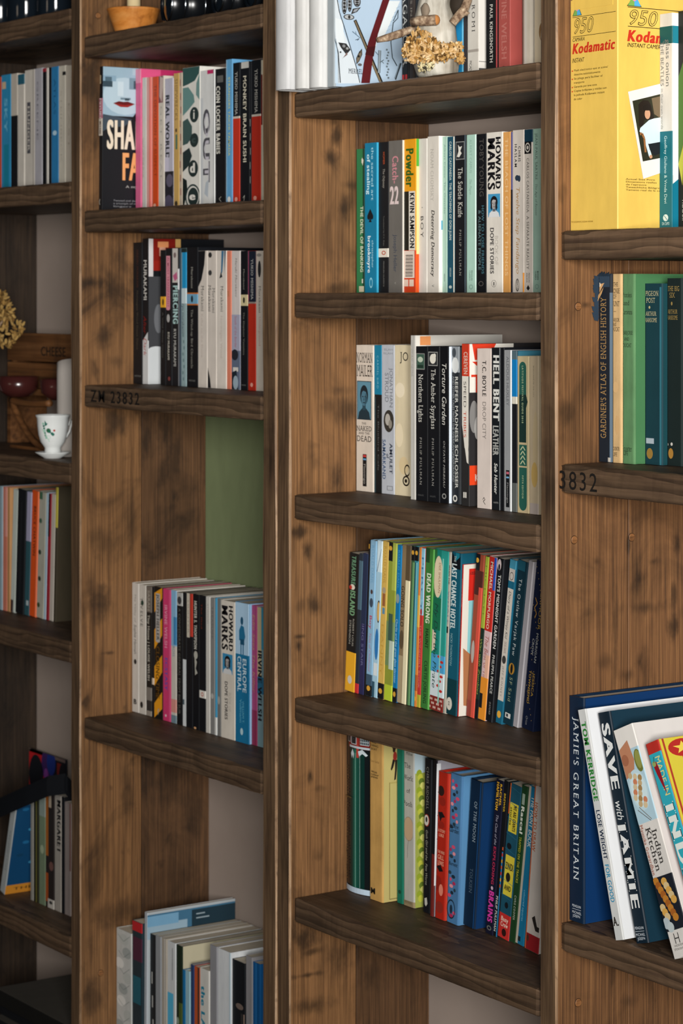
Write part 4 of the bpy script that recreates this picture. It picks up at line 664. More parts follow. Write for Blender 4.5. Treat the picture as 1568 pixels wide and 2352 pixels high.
row(ZB[2], [
 (222, 234, 154, '121418', 'large black book showing a pale red-lipped face', face + [
   ('h', 'SHADOW', .06, .97, .47, 45, 'd9cdb8', 'k'), ('h', 'FAMILY', .27, .98, .69, 43, 'd99a62', 'k'), ('h', 'A mysterious story', .32, .9, .83, 4, 'a8a8a4'), ('h', 'by the author', .5, .9, .86, 4, '8a4a3a'), ('h', 'Twisted and dark but compelling reading', .15, .95, .928, 2.6, '8a8c90'), ('h', 'a triumph of menace and pace that', .15, .9, .948, 2.6, '8a8c90'), ('h', 'lingers', .15, .4, .968, 2.6, '8a8c90'),
   ('R', .3, .06, .6, .12, 'a8997c'), ('R', 0, .22, 1, .36, '9a5a68'), ('T', 'MIYUKI', .22, .36, .5, .5, 'd0c4c4', 'b'), ('R', 0, .36, 1, .48, 'b8b0a4'), ('T', 'MIYABE', .38, .47, .5, .5, '3a1a1a', 'b'), ('L', [(.6, .92), (.4, .94), (.6, .96)], 1, 'c4c0b4')], {'xt': 229, 'd': .135, 'cov': '15171b', 'y': .033}),
 (311, 323.5, 160, 'd0648c', 'pink paperback with hot pink cover rising behind neighbours', [('R', 0, 0, 1, .1, 'd88aa4'), ('r', 0, 0, 1, .14, 'b02c5c'), ('r', 0, 0, .25, .14, 'd0507c')], {'cov': 'b83464', 'd': .148, 'y': .093}),
 (324, 336, 180, 'c4c4be', 'white paperback beside a pink spine', [('T', 'OUT OF THE BLUE', .45, .75, .3, .25, '8a8a86')], {'y': .095}),
 (336, 347, 179, 'd09a94', 'pale pink paperback', [('R', .6, 0, 1, 1, 'd8746a')]),
 (348, 363, 178, 'c94a1c', 'deep orange paperback with faint lettering', [('R', 0, 0, .2, 1, 'd8887c'), ('T', 'THE DEVOTION OF SUSPECT', .06, .75, .6, .36, '8f3414', 'b'), ('E', .5, .965, .2, .015, 'd8a890')]),
 (363.5, 377, 176, 'c8c0b4', 'off-white paperback with a dark red patch near the top', [('R', 0, 0, .8, .2, '7a4a4c'), ('P', [(.3, 0), (.9, .02), (.6, .2), (.2, .15)], 'b8a49c'), ('T', 'GET REAL', .22, .8, .5, .3, '9a948c', 'w')]),
 (378, 397.5, 182, 'b4b2c0', 'lavender paperback with black capitals and a dark foot', [('T', 'REAL WORLD', .125, .62, .35, .42, '20242c', 'k'), ('R', 0, .71, 1, 1, '22222a'), ('E', .6, .78, .4, .05, '5a5668'), ('E', .5, .95, .5, .06, '4f4a5e'), ('R', 0, .6, .5, .71, 'c0bccc')]),
 (398.5, 411, 170, 'bf9c5c', 'tan paperback with a small green figure', [('T', 'SHIPWRECKS', .04, .35, .5, .5, '7f6434', 'f'), ('E', .5, .42, .15, .015, '3a2a1c'), ('R', .4, .45, .7, .56, '3a6a5a'), ('E', .5, .96, .25, .02, '3a2f22')]),
 (411.5, 418.5, 168, 'b8aa98', 'thin beige paperback with red specks', dots(9, '8a3a30', .05, .95)),
 (419, 459.5, 158, 'd6d4cc', 'broad white and dark green paperback with netlike pattern',
   [('P', [(0, 0), (1, 0), (.95, .05), (.7, .1), (.3, .12), (0, .13)], '2f4f4c'), ('P', [(0, .14), (.35, .14), (.65, .2), (.7, .25), (.35, .3), (0, .34)], '5f8480'), ('P', [(.0, .38), (.3, .36), (.55, .42), (.55, .5), (.3, .54), (0, .55)], '3a5250'), ('P', [(0, .6), (.4, .57), (.55, .63), (.35, .7), (0, .74)], '1f2f30'), ('P', [(0, .78), (.25, .8), (.3, .88), (.1, .98), (0, 1)], '15201f'), ('P', [(1, .05), (.8, .12), (.78, .2), (1, .24)], '6a8a86'),
    ('E', .68, .34, .25, .055, '22302f'), ('E', .68, .52, .24, .05, '22302f'), ('E', .62, .72, .28, .06, '22302f'), ('E', .62, .92, .3, .065, '22302f'), ('O', .6, .92, .42, .09, .85, '2a3a39'), ('H', 'i', .62, .74, .335, 15, 'd6d4cc', 'b'), ('H', 'c', .55, .8, .515, 10, '3a4a49', 'k'), ('H', 'd', .45, .78, .715, 15, 'd6d4cc', 'k'), ('H', 'e', .42, .8, .915, 12, 'd6d4cc', 'k')]),
 (460, 492.5, 164, 'cfd0ce', 'broad white paperback reading OUT in outlined grey letters', [('R', .0, .2, .2, 1, 'bcc0c2'), ('R', .5, 0, .95, .03, 'b02c5c'), ('T', 'OUT', .285, .83, .44, .46, '4a4a50', 'k'), ('T', 'OUT', .3, .815, .47, .3, 'b9b6be', 'n'), ('R', .93, 0, .97, 1, '8a8c8e'), ('P', [(.4, .82), (.6, .8), (.55, .93), (.3, .9)], 'a8b0b8')]),
 (494, 517.5, 160, '17181b', 'black paperback with heavy white capitals in its upper half', [('R', .2, .05, .8, .1, '5a5a58'), ('T', 'COIN LOCKER BABIES', .125, .62, .3, .36, 'c8c6bc', 'k'), ('L', [(.6, .93), (.4, .945), (.6, .965)], 1, 'a8a69c'), ('R', 0, 0, .08, 1, '6a6c6e')]),
 (519, 533.5, 138, '5f9ac4', 'tall sky blue paperback with yellow lettering', [('T', 'STRANGERS TAICHI YAMADA', .12, .66, .5, .3, 'b8bc7c', 'b'), ('R', 0, .0, .15, 1, '9ac0d8'), ('E', .5, .955, .25, .02, 'd8d8d4')]),
 (534.5, 550.5, 146, '17191d', 'black-over-red paperback beside the sky blue spine', [('R', 0, .385, 1, 1, 'b2311f'), ('R', 0, .375, 1, .39, 'b8b0a4'), ('T', 'YUKIO MISHIMA', .065, .365, .52, .34, 'b4b2aa', 'f'), ('E', .5, .955, .2, .015, 'd89888')]),
 (552, 572.5, 144, '15171b', 'black paperback with white capitals and a white top block', [('R', .1, .0, .95, .045, 'b8b8b2'), ('T', 'MONKEY BRAIN SUSHI', .095, .705, .5, .36, 'c8c2ae', 'b'), ('L', [(.3, .95), (.5, .93), (.4, .97)], 1, 'a8a69c')]),
 (573, 577, 143, '1a1c20', 'thin black paperback with scattered white flashes', dots(5, 'b8b8b4', .4, .9)),
 (577.5, 598.5, 140, '17191d', 'broad black-over-red paperback near the right end', [('R', 0, .385, 1, 1, 'a82c1e'), ('R', 0, .375, 1, .39, 'b8b0a4'), ('T', 'YUKIO MISHIMA', .065, .365, .52, .3, 'b4b2aa', 'f'), ('E', .4, .955, .18, .015, 'd89888')]),
 (599, 609, 139, 'c4bca8', 'cream paperback at the right end', [('R', 0, .1, .4, .45, '6a2a20')]),
], "books on the second bay's upper shelf", "on the second bay's upper shelf", XL1, x_max=XM0)

# ------------------------------------------------------------------ second bay, middle book shelf
mur = lambda c='4a4844': [('T', 'Murakami', .255, .445, .5, .3, c, 'f'), ('E', .5, .955, .12, .012, '8a7a78')]
row(ZB[3], [
 (305.5, 326, 558, '14161a', 'tall black paperback with dim lettering, left end', [('T', 'HARUKI MURAKAMI', .05, .32, .5, .2, '4a2a20', 'f'), ('T', 'Norwegian Wood Dance Dance', .34, .76, .5, .18, '4f463a', 'f'), ('H', 'VINTAGE', .15, .9, .945, 2.6, '7a7a76')]),
 (327.5, 341, 549, '15161a', 'black and white paperback with blurred red-grey cover', [('T', 'MURAKAMI', .145, .425, .45, .5, 'c8c6c0', 'b'), ('T', 'After', .53, .65, .4, .5, '7a1a18', 'i'), ('R', 0, .7, 1, 1, 'c8cacb'), ('P', [(0, .7), (1, .64), (1, .72), (0, .74)], 'c8cacb'), ('T', 'Dark', .68, .8, .45, .5, 'a83a34', 'i'), ('r', 0, 0, .06, .26, 'c8c4c4'), ('r', .06, 0, .35, .15, '7a1a12'), ('r', .12, .02, .26, .06, 'd08a5a'), ('r', .14, .06, .22, .12, 'c0907c'), ('r', .06, .15, .25, .22, '8a2016'), ('r', 0, .26, .3, .8, '3f4043'), ('r', 0, .78, .27, 1, 'c4c8ca'), ('e', .1, .78, .13, .04, 'c4c8ca'), ('h', 'A', .18, .25, .89, 9, 'b0342a', 'k'), ('e', .13, .55, .06, .1, '66686c'), ('r', .35, 0, .42, .06, 'c0985c')], {'d': .145, 'cov': '14161a'}),
 (368, 380, 575, '14161a', 'slim black paperback with a yellow label', [('R', 0, .345, 1, .425, 'd8a02c'), ('E', .55, .385, .15, .025, '2a2418'), ('T', 'A Wild Sheep Chase', .46, .8, .5, .2, '5a5a56')], {'y': .1}),
 (380.5, 394.5, 571, '16171b', 'black paperback with a long pink banner', [('R', .1, .055, .75, .44, 'd08a98'), ('E', .42, .44, .32, .012, 'd08a98'), ('T', 'ALMOST TRANSPARENT', .065, .43, .42, .28, 'a04a60', 'b'), ('E', .45, .51, .25, .03, 'a8a6a4'), ('T', 'RYU MURAKAMI', .61, .815, .5, .3, 'c0bcb0', 'b'), ('E', .6, .95, .2, .015, '7a3a38')]),
 (395.5, 411, 571, '1a1c20', 'black paperback with pale blue block letters, white top', [('R', 0, 0, .85, .25, 'c4beb8'), ('E', .4, .05, .2, .02, '7a6a68'), ('P', [(.1, .2), (.7, .17), (.8, .22), (.4, .24)], 'b85a80'), ('T', 'PIERCING', .27, .555, .5, .7, 'a9cac8', 'k'), ('T', 'RYU MURAKAMI', .585, .86, .42, .36, 'b4b4ae', 'b'), ('R', .85, .15, 1, .3, 'c8c8cc'), ('R', .92, .3, 1, 1, '5a5c60')]),
 (411.5, 415.5, 571, '3c4c58', 'thin slate paperback', []),
 (416, 428, 571, '8ea5a8', 'paperback, bright blue above and mottled grey below', [('R', 0, 0, 1, .03, '1a2a2a'), ('R', .2, .03, 1, .29, '1d8abc'), ('R', .1, .29, 1, .4, 'c0d0d4'), ('T', 'ryu murakami', .4, .62, .4, .4, '3a4a54')] + dots(8, '5f7a7c', .62, .98)),
 (428.5, 454, 569, '14161a', 'thick black paperback with a pale blue orange-edged label', [('R', 0, .325, 1, .415, 'b8682c'), ('R', .02, .335, 1, .405, '6a9cb8'), ('E', .5, .37, .1, .025, '1d2428'), ('T', 'Murakami', .14, .295, .5, .16, '9a9890', 'f'), ('T', 'The Wind-up Bird Chronicle', .445, .87, .5, .18, '8a8880', 'f'), ('H', 'VINTAGE', .2, .8, .955, 2.4, '7a7a76')]),
 (454.5, 476, 577, 'cfc6bc', 'white paperback with a black curve at its top left', [('P', [(0, 0), (.8, 0), (.7, .1), (.4, .21), (0, .265)], '15171b')] + mur()[:1] + [('T', 'Kafka on the Shore', .46, .78, .45, .2, 'b0a49c')]),
 (476.5, 497, 577, 'cdc4ba', 'white paperback with small black marks at top and foot', [('E', .3, .03, .2, .02, '2a2a2a'), ('E', .3, .16, .2, .02, '3a3a3a'), ('T', 'Murakami', .25, .445, .25, .3, '4a4844', 'f'), ('T', 'Murakami', .27, .455, .7, .3, '5a5854', 'f'), ('P', [(0, .85), (.3, .93), (.4, 1), (0, 1)], '1d1d20')]),
 (497.5, 520, 577, 'd2cac0', 'white paperback with blue feather strokes at the top', [('P', [(.5, 0), (.75, 0), (.6, .15), (.45, .18)], '3a6a8a'), ('P', [(.8, 0), (.95, 0), (.8, .17)], '2a4a66'), ('P', [(.45, .15), (.6, .19), (.3, .2)], '1d2428'), ('T', 'Murakami', .255, .445, .55, .26, '4a4844', 'f'), ('T', 'Norwegian Wood', .47, .78, .5, .2, 'b4a89e')]),
 (520.5, 531, 577, 'd57f66', 'slim salmon paperback', [('T', 'sputnik', .29, .33, .4, .3, '7a6a30')]),
 (531.5, 551.5, 577, 'c8c0bc', 'white paperback fading to blue grey with a dark foot', [('T', 'Haruki Murakami', .05, .33, .55, .22, '6a6662', 'i'), ('R', .0, .46, 1, .72, '9a9aac'), ('T', 'South of the Border', .47, .7, .5, .24, '9a5a68'), ('R', 0, .72, 1, 1, '5a6478'), ('E', .4, .75, .4, .04, '23262e'), ('R', .2, .84, .8, .87, 'c8c4be'), ('P', [(0, .88), (.6, .86), (.8, 1), (0, 1)], '1c2630'), ('E', .5, .95, .3, .05, '8fa0ac')]),
 (552, 568.5, 577, '15171b', 'black paperback with a cream label', [('R', 0, .315, 1, .395, 'c4b890'), ('E', .5, .355, .14, .022, '23221c'), ('T', 'Murakami', .13, .28, .5, .2, '8a887e', 'f'), ('T', 'The Elephant Vanishes', .44, .75, .5, .2, '7a786e', 'f'), ('H', 'VINTAGE', .2, .8, .965, 2, '7a7a76')]),
 (569.5, 587, 577, 'b42f1f', 'paperback with a navy top panel and red lower half', [('R', 0, 0, 1, .37, '1c2230'), ('R', 0, 0, .12, .37, 'a84a6a'), ('R', 0, .365, 1, .378, '8a8078'), ('T', 'YUKIO MISHIMA', .06, .35, .55, .3, 'b4b4b0', 'f'), ('E', .5, .96, .18, .015, 'd89888')]),
 (587.5, 606, 577, 'c9c0b4', 'white paperback with a black feather at the right end', [('E', .45, .13, .2, .06, '2a2a2c'), ('E', .4, .03, .3, .012, '8a8680'), ('T', 'Murakami', .25, .445, .5, .26, '4a4844', 'f'), ('T', 'Underground', .47, .68, .5, .24, 'b08a84')]),
], "paperbacks on the second bay's middle shelf", "on the second bay's middle shelf", XL1, x_max=XM0)

# ------------------------------------------------------------------ second bay, lower book shelf
stripe = [('P', [(0, .05 + .28 * i), (1, -.05 + .28 * i), (1, .08 + .28 * i), (0, .2 + .28 * i)], 'd8921c') for i in range(4)]
row(ZB[4], [
 (303, 318.5, 1338, 'cbc6be', 'white paperback at the left end with faint grey lettering', [('T', 'The Valley of', .08, .3, .5, .24, '8a8680', 'i'), ('T', 'Sophie Hannah', .32, .55, .5, .36, '4a4844', 'i'), ('E', .5, .61, .2, .02, '2a2a2a'), ('H', 'B', .25, .75, .92, 8, '2a2a2a', 'k')]),
 (319, 335, 1342, 'c6c1b8', 'white paperback with scattered small black emblems', [('T', 'TWELVE', .1, .33, .4, .34, '4a4a46', 'w'), ('E', .5, .14, .2, .02, '1d3a30'), ('E', .4, .93, .2, .025, '1d1d1d')]),
 (335.5, 348, 1346, '1d1d1c', 'black paperback with white capitals and a grey photograph', [('R', 0, 0, 1, .2, '6a625a'), ('T', 'SARAH', .03, .19, .5, .4, 'a8a296'), ('T', 'Tiny House | LOUISE WELSH', .22, .73, .5, .36, 'b8b4a8', 'b'), ('R', 0, .78, 1, .88, '77716a'), ('R', .1, .88, 1, .97, '2f2d2b'), ('R', 0, .96, 1, 1, '8a8278')]),
 (348.5, 353.5, 1348, '16171a', 'thin black paperback with a white label low down', [('R', 0, .7, 1, .75, 'c9b8a4')]),
 (354, 373.5, 1347, '191714', 'black paperback with diagonal amber stripes', stripe + [('R', .2, .05, .72, .41, 'a8a4a0'), ('E', .46, .41, .26, .012, 'a8a4a0'), ('T', 'JOSEPH HELLER', .06, .405, .46, .3, '33312f', 'b'), ('T', 'CLOSING TIME', .45, .85, .45, .42, '5f4012', 'b'), ('L', [(.4, .95), (.6, .92), (.5, .97)], 1.2, 'a8a49c')]),
 (374, 392, 1352, 'c93a6c', 'hot pink paperback with blue and pale lettering', [('T', 'IRVINE WELSH', .12, .45, .4, .34, 'd890a8', 'b'), ('T', 'ECSTASY', .52, .77, .45, .34, '6a4a9a', 'k'), ('R', .85, 0, .92, 1, 'd86a94'), ('E', .4, .96, .1, .01, 'd8c0c8')]),
 (392.5, 405, 1355, 'c4beb4', 'paperback, pale blue above and cream below', [('R', 0, 0, 1, .42, '7fa9c8'), ('R', .5, .2, 1, .41, '3f7fac'), ('T', 'ROSS', .42, .5, .5, .4, '5f7f96'), ('R', 0, .82, 1, .92, 'c88a80'), ('R', 0, .94, 1, 1, '6a7f8a')]),
 (405.5, 419, 1360, '15171a', 'black paperback with a white scribble at the top', [('R', 0, 0, 1, .1, 'a8a8a4'), ('E', .5, .06, .35, .03, '3a3a3c'), ('T', 'A CONFEDERATE GENERAL FROM BIG SUR', .12, .92, .5, .36, '53534e', 'b')]),
 (419.5, 428, 1361, '16181b', 'black paperback with a white lower half on its spine', [('R', 0, .5, .95, 1, 'c8ccce'), ('R', 0, .8, .5, .84, '4a5a64')]),
 (428.5, 442, 1362, '15171b', 'black paperback with cream and red top panel', [('R', 0, 0, .55, .33, 'c0b8a8'), ('R', .62, 0, 1, .32, 'b0382a'), ('T', 'HUNTER', .05, .3, .3, .2, '8a8478')]),
 (442.5, 457, 1364, '131519', 'black paperback with white ragged capitals and emblem', [('T', 'HUNTER S. THOMPSON', .05, .41, .45, .42, 'b8b6ac', 'k'), ('E', .5, .45, .3, .03, 'a8a69c'), ('P', [(.3, .46), (.7, .5), (.5, .55), (.8, .58), (.4, .6)], 'a8a69c'), ('E', .4, .99, .2, .008, 'c89a70')]),
 (457.5, 472, 1367, '14161a', 'black paperback with a white penguin band', [('R', 0, .7, 1, .755, 'd0ccc4'), ('O', .5, .728, .2, .016, .6, 'b0503a'), ('T', 'The Iliad', .06, .25, .4, .2, '6a2a1c', 'f')]),
 (472.5, 482, 1370, 'c6c3bc', 'white paperback beside a grey spine', [('T', 'ATWOOD', .05, .2, .5, .3, '8a8884')]),
 (482.5, 493, 1373, '7d7d7b', 'grey paperback beside a white spine', [('T', 'TREASURE', .06, .3, .5, .3, '5a5a58'), ('E', .5, .72, .3, .02, 'a8a8a4')]),
 (493.5, 498, 1374, '3f8fb4', 'thin paperback, blue above and white below', [('R', 0, .87, 1, 1, 'd0d0cc')]),
 (498.5, 507, 1375, '71716f', 'slim mid grey paperback', [('E', .5, .74, .3, .03, 'a09e98')]),
 (507.5, 539.5, 1378, 'ccc5b9', 'thick cream-white paperback with heavy black capitals and a portrait', [('T', 'HOWARD', .03, .365, .72, .28, '17161a', 'k'), ('T', 'MARKS', .035, .365, .28, .42, '17161a', 'k'), *portrait(.12, .385, .84, .53, '3580a8', '17161a', '9a9694', '5a5d60', 'c4c6c6', '17161a'), ('T', 'BOOK OF', .66, .8, .66, .18, 'b0aaa0'), ('T', 'DOPE STORIES', .585, .865, .4, .2, '2a282a', 'b')]),
 (540, 571.5, 1382, '1a6a92', 'blue paperback with dark figure standing in snow', [('R', 0, 0, 1, .37, '9fbdd4'), ('E', .5, .13, .1, .03, '1a4a66'), ('P', [(.3, .2), (.45, .16), (.65, .17), (.75, .24), (.65, .28), (.3, .27)], '1f6488'), ('R', .38, .26, .68, .3, '1a4a66'), ('R', .4, .3, .48, .37, '2a6484'), ('R', .56, .3, .64, .37, '2a6484'), ('T', 'EUROPE', .395, .64, .7, .26, 'bcd0d8', 'b'), ('T', 'CENTRAL', .385, .64, .32, .26, 'bcd0d8', 'b'), ('T', 'WILLIAM T.', .7, .86, .6, .14, '5fa8c0'), ('T', 'Vollmann', .69, .86, .42, .14, '5fa8c0'), ('E', .5, .92, .1, .025, 'a8c4cc')], {'cov': '8fb4d4'}),
 (577.5, 590, 1390, 'a84878', 'mauve paperback with tan lettering', [('T', 'Edie Sees The Killer', .06, .62, .45, .4, 'b08a6a', 'i'), ('R', 0, .75, 1, 1, '8a2f50')]),
 (590.5, 607, 1394, '7a98a0', 'cream and blue paperback with dark capitals, right end', [('R', 0, 0, .6, .5, 'bfae88'), ('R', .6, 0, 1, .3, '3a8aa4'), ('R', 0, .5, 1, .62, '2f6a8a'), ('T', 'IRVINE WELSH', .31, .82, .4, .5, '23242a', 'k')]),
], "paperbacks on the second bay's lower shelf", "on the second bay's lower shelf", XL1, x_max=XM0)

# ------------------------------------------------------------------ second bay, bottom: tall magazines and albums
veins = [('E', .5 + .3 * math.sin(i * 2.4), .05 + .9 * i / 13, .3, .03, ('b0b4b0', '9aa09e', 'd4d4d0')[i % 3]) for i in range(14)] + [('L', [(.1 + .05 * (i % 3), .03 + .09 * i), (.5, .06 + .09 * i), (.9, .02 + .09 * i)], .5, '5a6462') for i in range(11)]
row(ZB[5], [
 (266, 302, 2130, 'bdbfbc', 'white album with grey leaf drawings at the left end', veins, {'name': 'album', 'd': .17, 'y': .066}),
 (303.5, 326, 2113, '24343c', 'dark album with red top edge and teal lower spine', [('R', 0, 0, 1, .05, 'b0242a'), ('R', .1, .08, 1, .2, '4a2438'), ('R', .1, .28, .9, .42, '1f5a68'), ('R', .1, .58, 1, 1, '1c4a52')], {'name': 'album', 'd': .16}),
 (327, 336, 2095, 'b4bac0', 'tallest pale grey album with a blue sky picture cover', [('R', .6, 0, .7, 1, '6a7078'), ('r', 0, .012, 1, .13, '3f6a86'), ('r', 0, .06, .45, .13, '8fa8b8'), ('r', 0, .02, .35, .07, '6f9cba'), ('r', .5, .02, 1, .13, '20343f'), ('r', .55, .04, .65, .046, '8fa0a8'), ('r', .55, .06, .7, .066, '8fa0a8')], {'name': 'album', 'd': .165, 'cov': 'a8b0b4', 'xt': 332, 'y': .07}),
 (344, 356.5, 2144, '17191c', 'black magazine with white flecks', dots(6, 'a8a8a4', .2, .95), {'name': 'magazine', 'd': .16, 'y': .075}),
 (357, 369, 2148, '8f9296', 'mid grey magazine beside a black one', [], {'name': 'magazine', 'd': .16}),
 (371, 382, 2153, 'a49c90', 'beige magazine', [('R', .6, 0, .8, 1, 'c4c0b8')], {'name': 'magazine', 'd': .16}),
 (384.5, 403, 2160, 'c8cbcc', 'white magazine with a sky blue lower half', [('R', 0, .27, .75, 1, '4fa9cc'), ('R', .6, .03, .66, .2, '5a5e60')], {'name': 'magazine', 'd': .16}),
 (404.5, 418, 2169, '1c2a1e', 'dark green magazine with a cream front cover', [('R', .5, .3, 1, 1, '4a5a2a'), ('E', .3, .4, .2, .02, '8a9a8a')], {'name': 'magazine', 'd': .16, 'cov': 'b9b196'}),
 (419, 425, 2227, '1a6a9c', 'slim blue booklet in front of the cream cover', [], {'name': 'magazine', 'd': .15, 'y': .078}),
 (425.5, 435.5, 2228, '93b8c4', 'pale blue booklet', [], {'name': 'magazine', 'd': .15}),
 (437.5, 445, 2215, '2b3f68', 'slim navy booklet', [('E', .4, .5, .2, .02, 'a8b0b8')], {'name': 'magazine', 'd': .15}),
 (446, 457, 2219, 'b8542c', 'rust orange booklet', [('R', .75, 0, 1, 1, '3a2a24'), ('E', .4, .35, .3, .02, 'd8b8a0')], {'name': 'magazine', 'd': .15}),
 (459, 480, 2222, 'cbc9c2', 'white booklet with turquoise brush lettering', [('T', 'the LASCAUX', .1, .6, .35, .4, '1f7a94', 'k')], {'name': 'magazine', 'd': .15}),
 (482, 498, 2169, '8a8a8e', 'grey file box with a dark lower half', [('R', 0, .43, 1, 1, '232427')], {'name': 'file_box', 'cat': 'box', 'd': .15, 'kind': 'pb'}),
 (500, 529.5, 2177, 'cdd0d2', 'broad white file with a blue grey lower half', [('R', 0, .43, 1, 1, '8fa0aa'), ('R', .9, 0, 1, 1, 'a8b8c0')], {'name': 'file_box', 'cat': 'box', 'd': .15}),
 (533, 562, 2202, '17191c', 'broad black magazine with a brown ring mark', [('R', .7, .25, .9, 1, '2f2d2c'), ('E', .6, .22, .3, .015, '6a5c54'), ('R', .93, .25, .98, 1, 'b09484')], {'name': 'magazine', 'd': .15}),
 (564.5, 579, 2194, '8c8a8c', 'grey file box near the right end', [('R', 0, .5, 1, 1, '26272a')], {'name': 'file_box', 'cat': 'box', 'd': .15}),
 (580.5, 597, 2209, '185a94', 'bright blue booklet at the right end', [('R', .4, 0, .55, 1, '2a74b4')], {'name': 'magazine', 'd': .15}),
], "magazines and albums on the second bay's bottom shelf", "on the second bay's bottom shelf", XL1, d=.16, x_max=XM0)
# ------------------------------------------------------------------ far left bay
row(ZA[2], [
 (-3, 2.5, 178, 'b0442c', 'thin red paperback at the left end', [], {'y': .085}),
 (3, 24.5, 174, '2f86b0', 'bright blue paperback at the left end', [('R', .1, .06, .5, .12, 'c0a888'), ('R', .3, .6, .8, 1, '1a7a94'), ('T', 'SKY', .2, .5, .5, .3, '6ab0cc', 'b')]),
 (25, 40, 171, 'b8b0a4', 'paperback, beige above and black below', [('R', 0, .36, 1, 1, '17181b')]),
 (40.5, 56, 172, 'c4beb4', 'white paperback with a teal top', [('R', 0, 0, 1, .09, '27586a')]),
 (57, 79, 163, 'c2bcb2', 'white paperback with an upright dark label', [('R', .25, .27, .6, .7, '4a4a50'), ('T', 'HUNGER', .3, .68, .42, .2, 'c0bab0', 'b'), ('R', .85, 0, 1, 1, 'a09a92')]),
 (79.5, 97, 159, 'a4a2a8', 'lilac grey paperback', [('T', 'GREENE', .1, .6, .4, .2, '6a686e')]),
 (97.5, 106, 158, '18191c', 'slim black paperback with red cap', [('R', 0, 0, 1, .03, '8a2a34')]),
 (106.5, 111, 157, 'c6c2ba', 'thin white paperback between two black ones', []),
 (111.5, 117.5, 156, '1a1b1e', 'slim black paperback beside a blue one', []),
 (118, 134, 155, '2d76a8', 'mid blue paperback with white emblem', [('E', .5, .55, .3, .02, 'a8c4d4'), ('T', 'ATLAS', .1, .4, .5, .3, '1f5078')]),
 (134.5, 150, 153, 'c4beb0', 'broad cream paperback with a black tab', [('R', .6, .05, 1, .08, '1a1a1c'), ('T', 'STEINBECK', .2, .8, .4, .2, 'a49c90')]),
 (150.5, 166, 152, 'bfb6a8', 'cream paperback at the right end', [('T', 'EAST', .3, .7, .5, .22, 'a09688')]),
], "paperbacks on the far left bay's upper shelf", "on the far left bay's upper shelf", None, x_max=XL0)
row(ZA[4], [
 (-2, 5, 1117, '8fa4ae', 'pale blue grey paperback at the left end', [], {'y': .09, 'xt': -1}),
 (6, 15.5, 1118, 'c07460', 'salmon paperback', [('R', .5, 0, 1, .4, 'c88a80')], {'xt': 5}),
 (16, 22.5, 1120, 'b08458', 'tan paperback', [], {'xt': 16}),
 (23.5, 34, 1125, 'b9c0b8', 'white paperback leaning right', [('R', 0, .9, .6, 1, '3a2a2a')], {'xt': 31}),
 (34.5, 53, 1124, '17191c', 'thick black paperback', [('R', .5, .1, .55, .9, '2a2c30')], {'xt': 41}),
 (55.5, 66, 1128, '30545c', 'paperback, lavender above and teal below', [('R', 0, 0, 1, .4, '9a98b0'), ('R', .4, .88, .9, .92, 'a8b4b8')], {'xt': 53.5}),
 (67, 82, 1126, 'd0501c', 'vivid orange paperback with dark lettering', [('T', 'BRUCE CHATWIN', .12, .52, .5, .34, '4a2414', 'b'), ('R', .85, 0, 1, 1, 'd8704a')], {'xt': 66}),
 (83, 99, 1129, 'a4a294', 'greenish white paperback with small green birds', [('R', 0, 0, .5, .06, '3a5f48'), ('E', .3, .23, .2, .02, '3a5a48'), ('E', .3, .48, .2, .02, '24382c'), ('E', .35, .69, .2, .02, '24382c'), ('E', .3, .9, .2, .02, '3a4a2c')], {'xt': 82}),
 (99.5, 104.5, 1131, '9fb6c4', 'thin pale blue paperback', [], {'xt': 98}),
 (105, 112, 1134, '8f2630', 'dark red paperback with black top', [('R', 0, 0, .6, .34, '1a191b')], {'xt': 109}),
 (112.5, 121.5, 1136, 'b4aca2', 'cream paperback leaning right', [], {'xt': 119}),
 (122, 127, 1119, '3a3428', 'thin dark paperback with a yellow top', [('R', 0, 0, 1, .3, 'b0a442')], {'xt': 127}),
], "paperbacks on the far left bay's lower shelf", "on the far left bay's lower shelf", None, x_max=XL0)
BK = len(BOOKS)
